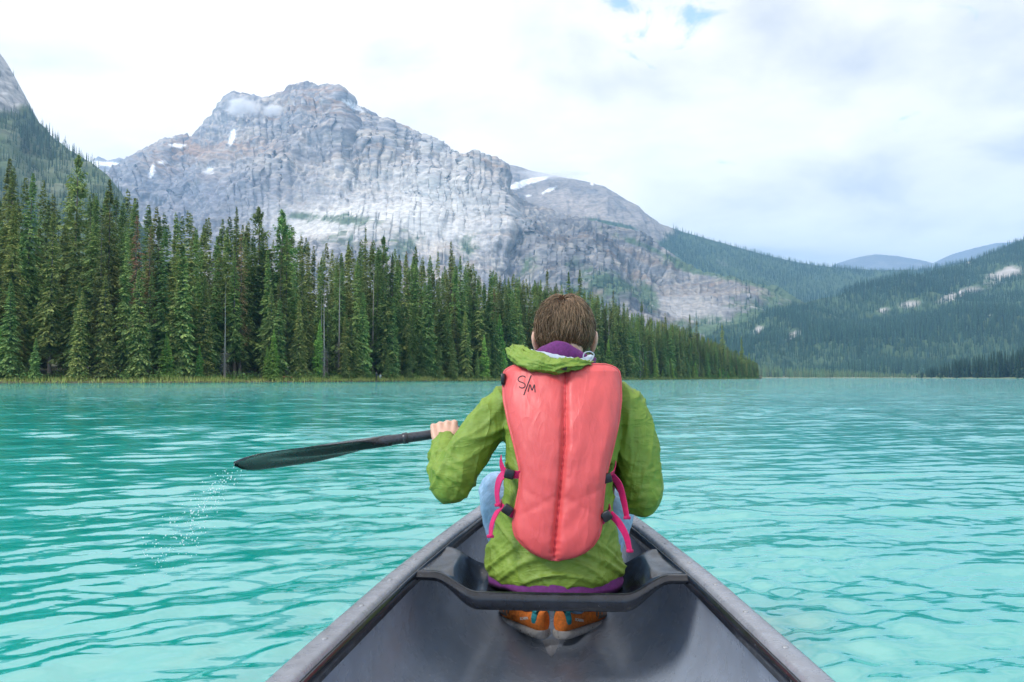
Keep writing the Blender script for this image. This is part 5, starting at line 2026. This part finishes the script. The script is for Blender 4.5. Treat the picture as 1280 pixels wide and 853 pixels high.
# --- shoes
def shoe(sg, heel, ang, z0):
    """heel: (x, y); the toe points forward and outward"""
    ca, sa = math.cos(ang), math.sin(ang)
    fwd = np.array([sg * sa, ca, 0])
    lat = np.array([sg * ca, -sa, 0])                               # outer side of the foot
    def W(l, s, h):
        return np.array([heel[0], heel[1], z0]) + fwd * l * .90 + lat * s + np.array([0, 0, h])
    SW = [(0, .0), (.0008, .009), (.003, .0165), (.008, .0245), (.015, .0295), (.025, .033), (.08, .036), (.13, .038), (.19, .046), (.23, .044), (.26, .034), (.275, .02), (.28, .006)]
    SH = [(0, -.001), (.2, .0), (.28, .012)]
    root = person.add('shoe', [W(0, 0, 0)], [], None)
    nl, ns = 40, 28

    def body(name, z_lo, z_hi, grow, mat, parent, l0=0.0, l1=.28, a0=0.0, a1=2 * math.pi, power=3.0):
        V, F = [], []
        for i in range(nl):
            l = l0 + (l1 - l0) * (i / (nl - 1)) ** (2.0 if l0 <= 0 else 1.0)
            hw = lerp_tab(l, SW) + grow * min(1.0, (l - l0) * 150 + .02)
            lo, hi = z_lo(l), z_hi(l)
            for k in range(ns):
                an = a0 + (a1 - a0) * k / (ns - 1)
                c, s = math.cos(an), math.sin(an)
                c2_ = math.copysign(abs(c) ** (2 / power), c)
                s2_ = math.copysign(abs(s) ** (2 / power), s)
                taperw = 1 - .28 * max(0, s2_) * (1 if name != 'sole' else .1)
                V.append(W(l, hw * c2_ * taperw + .006 * math.sin(l / .28 * math.pi), lo + (hi - lo) * (s2_ * .5 + .5)))
            # rounded ends come from the width table
        F = gridfaces(nl, ns).tolist()
        if a1 - a0 > 6:
            F.append(list(range(ns - 1))[::-1])
            F.append([(nl - 1) * ns + q for q in range(ns - 1)])
        return person.add(name, V, F, mat, parent)
    up_hi = lambda l: lerp_tab(l, [(0, .085), (.03, .10), (.09, .095), (.13, .085), (.20, .062), (.25, .048), (.28, .030)])
    sole = body('sole', lambda l: lerp_tab(l, SH), lambda l: lerp_tab(l, [(0, .030), (.14, .026), (.28, .030)]), .004, M['sole'], root, 0.0, .284)
    upper = body('upper', lambda l: .022 + lerp_tab(l, SH) * .5, up_hi, 0.0, M['shoe'], root)
    # heel strip and collar, both teal, and the grey mesh over the toes
    body('heel_strip', lambda l: .032, lambda l: up_hi(l) + .004, .0012, M['shoe_teal'], root, .012, .030)
    body('collar', lambda l: up_hi(l) - .016, lambda l: up_hi(l) + .006, .0022, M['shoe_teal'], root, .012, .115)
    body('toe_mesh', lambda l: .026, lambda l: up_hi(l) + .0015, .0012, M['shoe_grey'], root, .165, .279)
    # lace loops along the side
    for q, l in enumerate((.125, .142, .160, .178)):
        hw = lerp_tab(l, SW)
        pth = [W(l - .012, hw * .97 + .008, .040), W(l, hw * .90 + .008, .058), W(l + .008, hw * .72 + .006, up_hi(l) * .93), W(l + .010, .010, up_hi(l) + .004)]
        Vt, Ft = tube(pth, [.0017] * 4, 7, n=14)
        person.add('lace', Vt, Ft, M['lace'], root)
    pth = [W(.15, .012, up_hi(.15) + .004), W(.165, .034, up_hi(.16) + .006), W(.20, .048, .055), W(.185, .046, .042), W(.165, .036, .062), W(.15, .012, up_hi(.15) + .006)]
    Vt, Ft = tube(pth, [.0016] * 6, 7, n=40)
    person.add('lace_bow', Vt, Ft, M['lace'], root)
    # lettering on the outer side
    fc = bpy.data.curves.new('lettering', 'FONT')
    fc.body = 'SCARPA'
    fc.size = .0125
    fc.extrude = .0004
    fc.offset = .0003
    fo = bpy.data.objects.new('tmp', fc)
    col.objects.link(fo)
    dg = bpy.context.evaluated_depsgraph_get()
    tm_ = bpy.data.meshes.new_from_object(fo.evaluated_get(dg))
    bpy.data.objects.remove(fo)
    tv = np.array([v_.co for v_ in tm_.vertices])
    tf = [tuple(p_.vertices) for p_ in tm_.polygons]
    # seen from outside, text reads towards the toe on one shoe and towards the heel on the other
    tx = tv[:, 0] if sg > 0 else -(tv[:, 0] - tv[:, 0].max())
    V = []
    for a, (tx_, ty_, tz_) in zip(tx, tv):
        l = .048 + a
        hgt = .057 - a * .28 + ty_
        hw = lerp_tab(l, SW) * 1.0
        V.append(W(l, hw * (1 - .05) + .006 * math.sin(l / .28 * math.pi) + .0022 + tz_, hgt))
    person.add('lettering', V, tf, M['white_print'], root, smooth=False)
    return root


zf = max(floor_z(-.02, 2.42), floor_z(-.1, 2.55), floor_z(.1, 2.55))
shoe(-1, (-.020, 2.458), R(35), zf + .001)
shoe(1, (.022, 2.455), R(39), zf + .001)

# drops falling from the paddle blade
r10 = np.random.RandomState(8)
VV, FF, b0 = [], [], 0
ev, ef = ellipsoid((0, 0, 0), (1, 1, 1), 8, 6)
ef = np.array(ef)
for q in range(280):
    t = r10.uniform(0, 1) ** .8
    px_ = 288 - 95 * t + r10.normal(0, 5 + 16 * t)
    py_ = 588 + 118 * t ** 1.1 + r10.normal(0, 5 + 5 * t)
    Y_ = 2.2 + r10.normal(0, .05) - .05 * t
    c = M3(px_, py_, Y_)
    if c[2] < .03:
        continue
    sz = r10.uniform(.0006, .0021)
    VV.append(ev * np.array([sz, sz, sz * r10.uniform(1, 1.6)]) + c)
    FF.append(ef + b0)
    b0 += len(ev)
mw = bpy.data.materials.new('drop_water')
mw.use_nodes = True
bw = mw.node_tree.nodes['Principled BSDF']
bw.inputs['Base Color'].default_value = (.85, .95, .95, 1)
bw.inputs['Roughness'].default_value = .02
bw.inputs['IOR'].default_value = 1.333
bw.inputs['Transmission Weight'].default_value = .15
V = to_world(np.concatenate(VV))
tag(link('water_drops', mesh('water_drops', V, np.concatenate(FF), mw)), 'drops falling from the tip of the paddle blade', 'water drops', kind='stuff')


# ------------------------------------------------------------------ small figures and a log on the far bank
def shore_person(px_, d, h, top, legs, label, cat='person'):
    g = np.array(ground_point(px_, d))
    k = h / 1.75
    def q(x, y, z):
        return g + np.array([x, y, z]) * k
    parts = [tube([q(-.09, 0, 0.02), q(-.09, -.01, .48), q(-.08, 0, .9)], [.055, .065, .085], 8), tube([q(.10, .04, 0.02), q(.09, -.02, .48), q(.08, 0, .9)], [.055, .065, .085], 8),
             loft([(g[2] + .85 * k, g[0], g[1], .15 * k, .10 * k), (g[2] + 1.1 * k, g[0], g[1], .14 * k, .1 * k), (g[2] + 1.38 * k, g[0], g[1], .18 * k, .11 * k), (g[2] + 1.48 * k, g[0], g[1], .08 * k, .07 * k)], 12),
             tube([q(-.18, 0, 1.38), q(-.25, .02, 1.1), q(-.22, -.08, .88)], [.05, .045, .035], 8), tube([q(.18, 0, 1.38), q(.26, .02, 1.12), q(.20, -.12, .95)], [.05, .045, .035], 8),
             ellipsoid(q(0, 0, 1.63), (.085 * k, .10 * k, .12 * k)), tube([q(0, 0, 1.45), q(0, 0, 1.58)], [.05, .05], 8)]
    V, F, Nn = remesh(parts, .022, 2)
    z = (V[:, 2] - g[2]) / k
    C = np.where((z < .9)[:, None], np.array(legs), np.where((z < 1.47)[:, None], np.array(top), np.where((z < 1.66)[:, None], np.array((.55, .33, .25)), np.array((.06, .04, .03)))))
    m = M.setdefault('far_clothes', material('far_clothes', (.3, .3, .3), .8, attr='Col'))
    tag(link('person', mesh('person', V, F, m, True, {'Col': ('FLOAT_COLOR', C)})), label, cat, 'people on the far bank')


shore_person(471, 1.2, 1.8, (.03, .035, .05), (.04, .045, .07), 'tiny figure in dark clothes standing on the far bank')
shore_person(475.5, .9, 1.45, (.5, .5, .52), (.3, .3, .33), 'tiny figure in pale grey beside the dark one on the bank')
shore_person(512, 3.5, 1.7, (.03, .10, .32), (.03, .04, .07), 'tiny figure in a blue top at the edge of the trees')
lp = [np.array(ground_point(354, 2.2)) + np.array([0, 0, .55]), np.array(ground_point(359, 2.4)) + np.array([0, 0, .62]), np.array(ground_point(366, 2.6)) + np.array([0, 0, .5])]
V, F = tube(lp, [.16, .15, .10], 10, n=12)
V = V + (pnoise(V * 3) * .05)[:, None]
M['red_wood'] = material('rotten_log', (.30, .11, .05), .9, var=.3, vscale=4)
tag(link('fallen_log', mesh('fallen_log', V, F, M['red_wood'])), 'reddish fallen log on the bank left of the two figures', 'log')


# ------------------------------------------------------------------ clouds caught on the peaks, and the air between
def wisp(name, label, px_, py_, Y, rx, ry, rz, dens, nscale, seed, thr=.45):
    c = far(px_, py_, Y)
    V, F = ellipsoid((0, 0, 0), (1, 1, 1), 24, 16)
    me = mesh(name, V, F)
    o = link(name, me)
    o.location = c
    o.scale = (rx, ry, rz)
    m = bpy.data.materials.new('cloud_vapour')
    m.use_nodes = True
    t = m.node_tree
    t.nodes.clear()
    nn, ll = t.nodes.new, t.links.new
    ou = nn('ShaderNodeOutputMaterial')
    pv = nn('ShaderNodeVolumePrincipled')
    pv.inputs['Color'].default_value = (.96, .97, 1, 1)
    pv.inputs['Anisotropy'].default_value = .0
    ll(pv.outputs[0], ou.inputs['Volume'])
    tc2 = nn('ShaderNodeTexCoord')
    ln = nn('ShaderNodeVectorMath')
    ln.operation = 'LENGTH'
    ll(tc2.outputs['Object'], ln.inputs[0])
    mp = nn('ShaderNodeMapping')
    mp.inputs['Location'].default_value = (seed, seed * 1.7, 0)
    ll(tc2.outputs['Object'], mp.inputs[0])
    n = nn('ShaderNodeTexNoise')
    n.inputs['Scale'].default_value = nscale
    n.inputs['Detail'].default_value = 4
    n.inputs['Roughness'].default_value = .6
    ll(mp.outputs[0], n.inputs['Vector'])
    fo = nn('ShaderNodeMapRange')
    fo.interpolation_type = 'SMOOTHSTEP'
    ll(ln.outputs['Value'], fo.inputs[0])
    for i, q in enumerate((.1, .98, .32, -.35)):
        fo.inputs[i + 1].default_value = q
    ad = nn('ShaderNodeMath')
    ad.operation = 'ADD'
    ll(n.outputs[0], ad.inputs[0])
    ll(fo.outputs[0], ad.inputs[1])
    mr = nn('ShaderNodeMapRange')
    mr.interpolation_type = 'SMOOTHSTEP'
    ll(ad.outputs[0], mr.inputs[0])
    for i, q in enumerate((thr, thr + .35, 0, dens)):
        mr.inputs[i + 1].default_value = q
    ll(mr.outputs[0], pv.inputs['Density'])
    me.materials.append(m)
    tag(o, label, 'cloud', kind='stuff')


wisp('cloud', 'small white cloud wrapped round the left peak of the massif', 303, 134, 2900, 135, 45, 72, .060, 2.6, 2.0, .43)
wisp('cloud', 'thin wisp of cloud between the two peaks of the massif', 343, 138, 2850, 105, 40, 52, .050, 2.8, 5.0, .44)
wisp('cloud', 'long low cloud hiding the top of the second summit', 690, 218, 3950, 420, 120, 55, .014, 3.0, 9.0, .45)

hv = np.array([(x, y, z) for x in (-11500, 11500) for y in (-11500, 11500) for z in (-2.0, 1800)], float)
hf = [(0, 1, 3, 2), (4, 6, 7, 5), (0, 4, 5, 1), (2, 3, 7, 6), (0, 2, 6, 4), (1, 5, 7, 3)]
hm = bpy.data.materials.new('air')
hm.use_nodes = True
t = hm.node_tree
t.nodes.clear()
ou = t.nodes.new('ShaderNodeOutputMaterial')
pv = t.nodes.new('ShaderNodeVolumePrincipled')
pv.inputs['Color'].default_value = (.34, .63, 1.0, 1)
pv.inputs['Density'].default_value = 1.2e-4
pv.inputs['Anisotropy'].default_value = .5
t.links.new(pv.outputs[0], ou.inputs['Volume'])
tag(link('haze', mesh('haze', hv, hf, hm, False)), 'bluish air between the lake and the mountains', 'haze', kind='stuff')
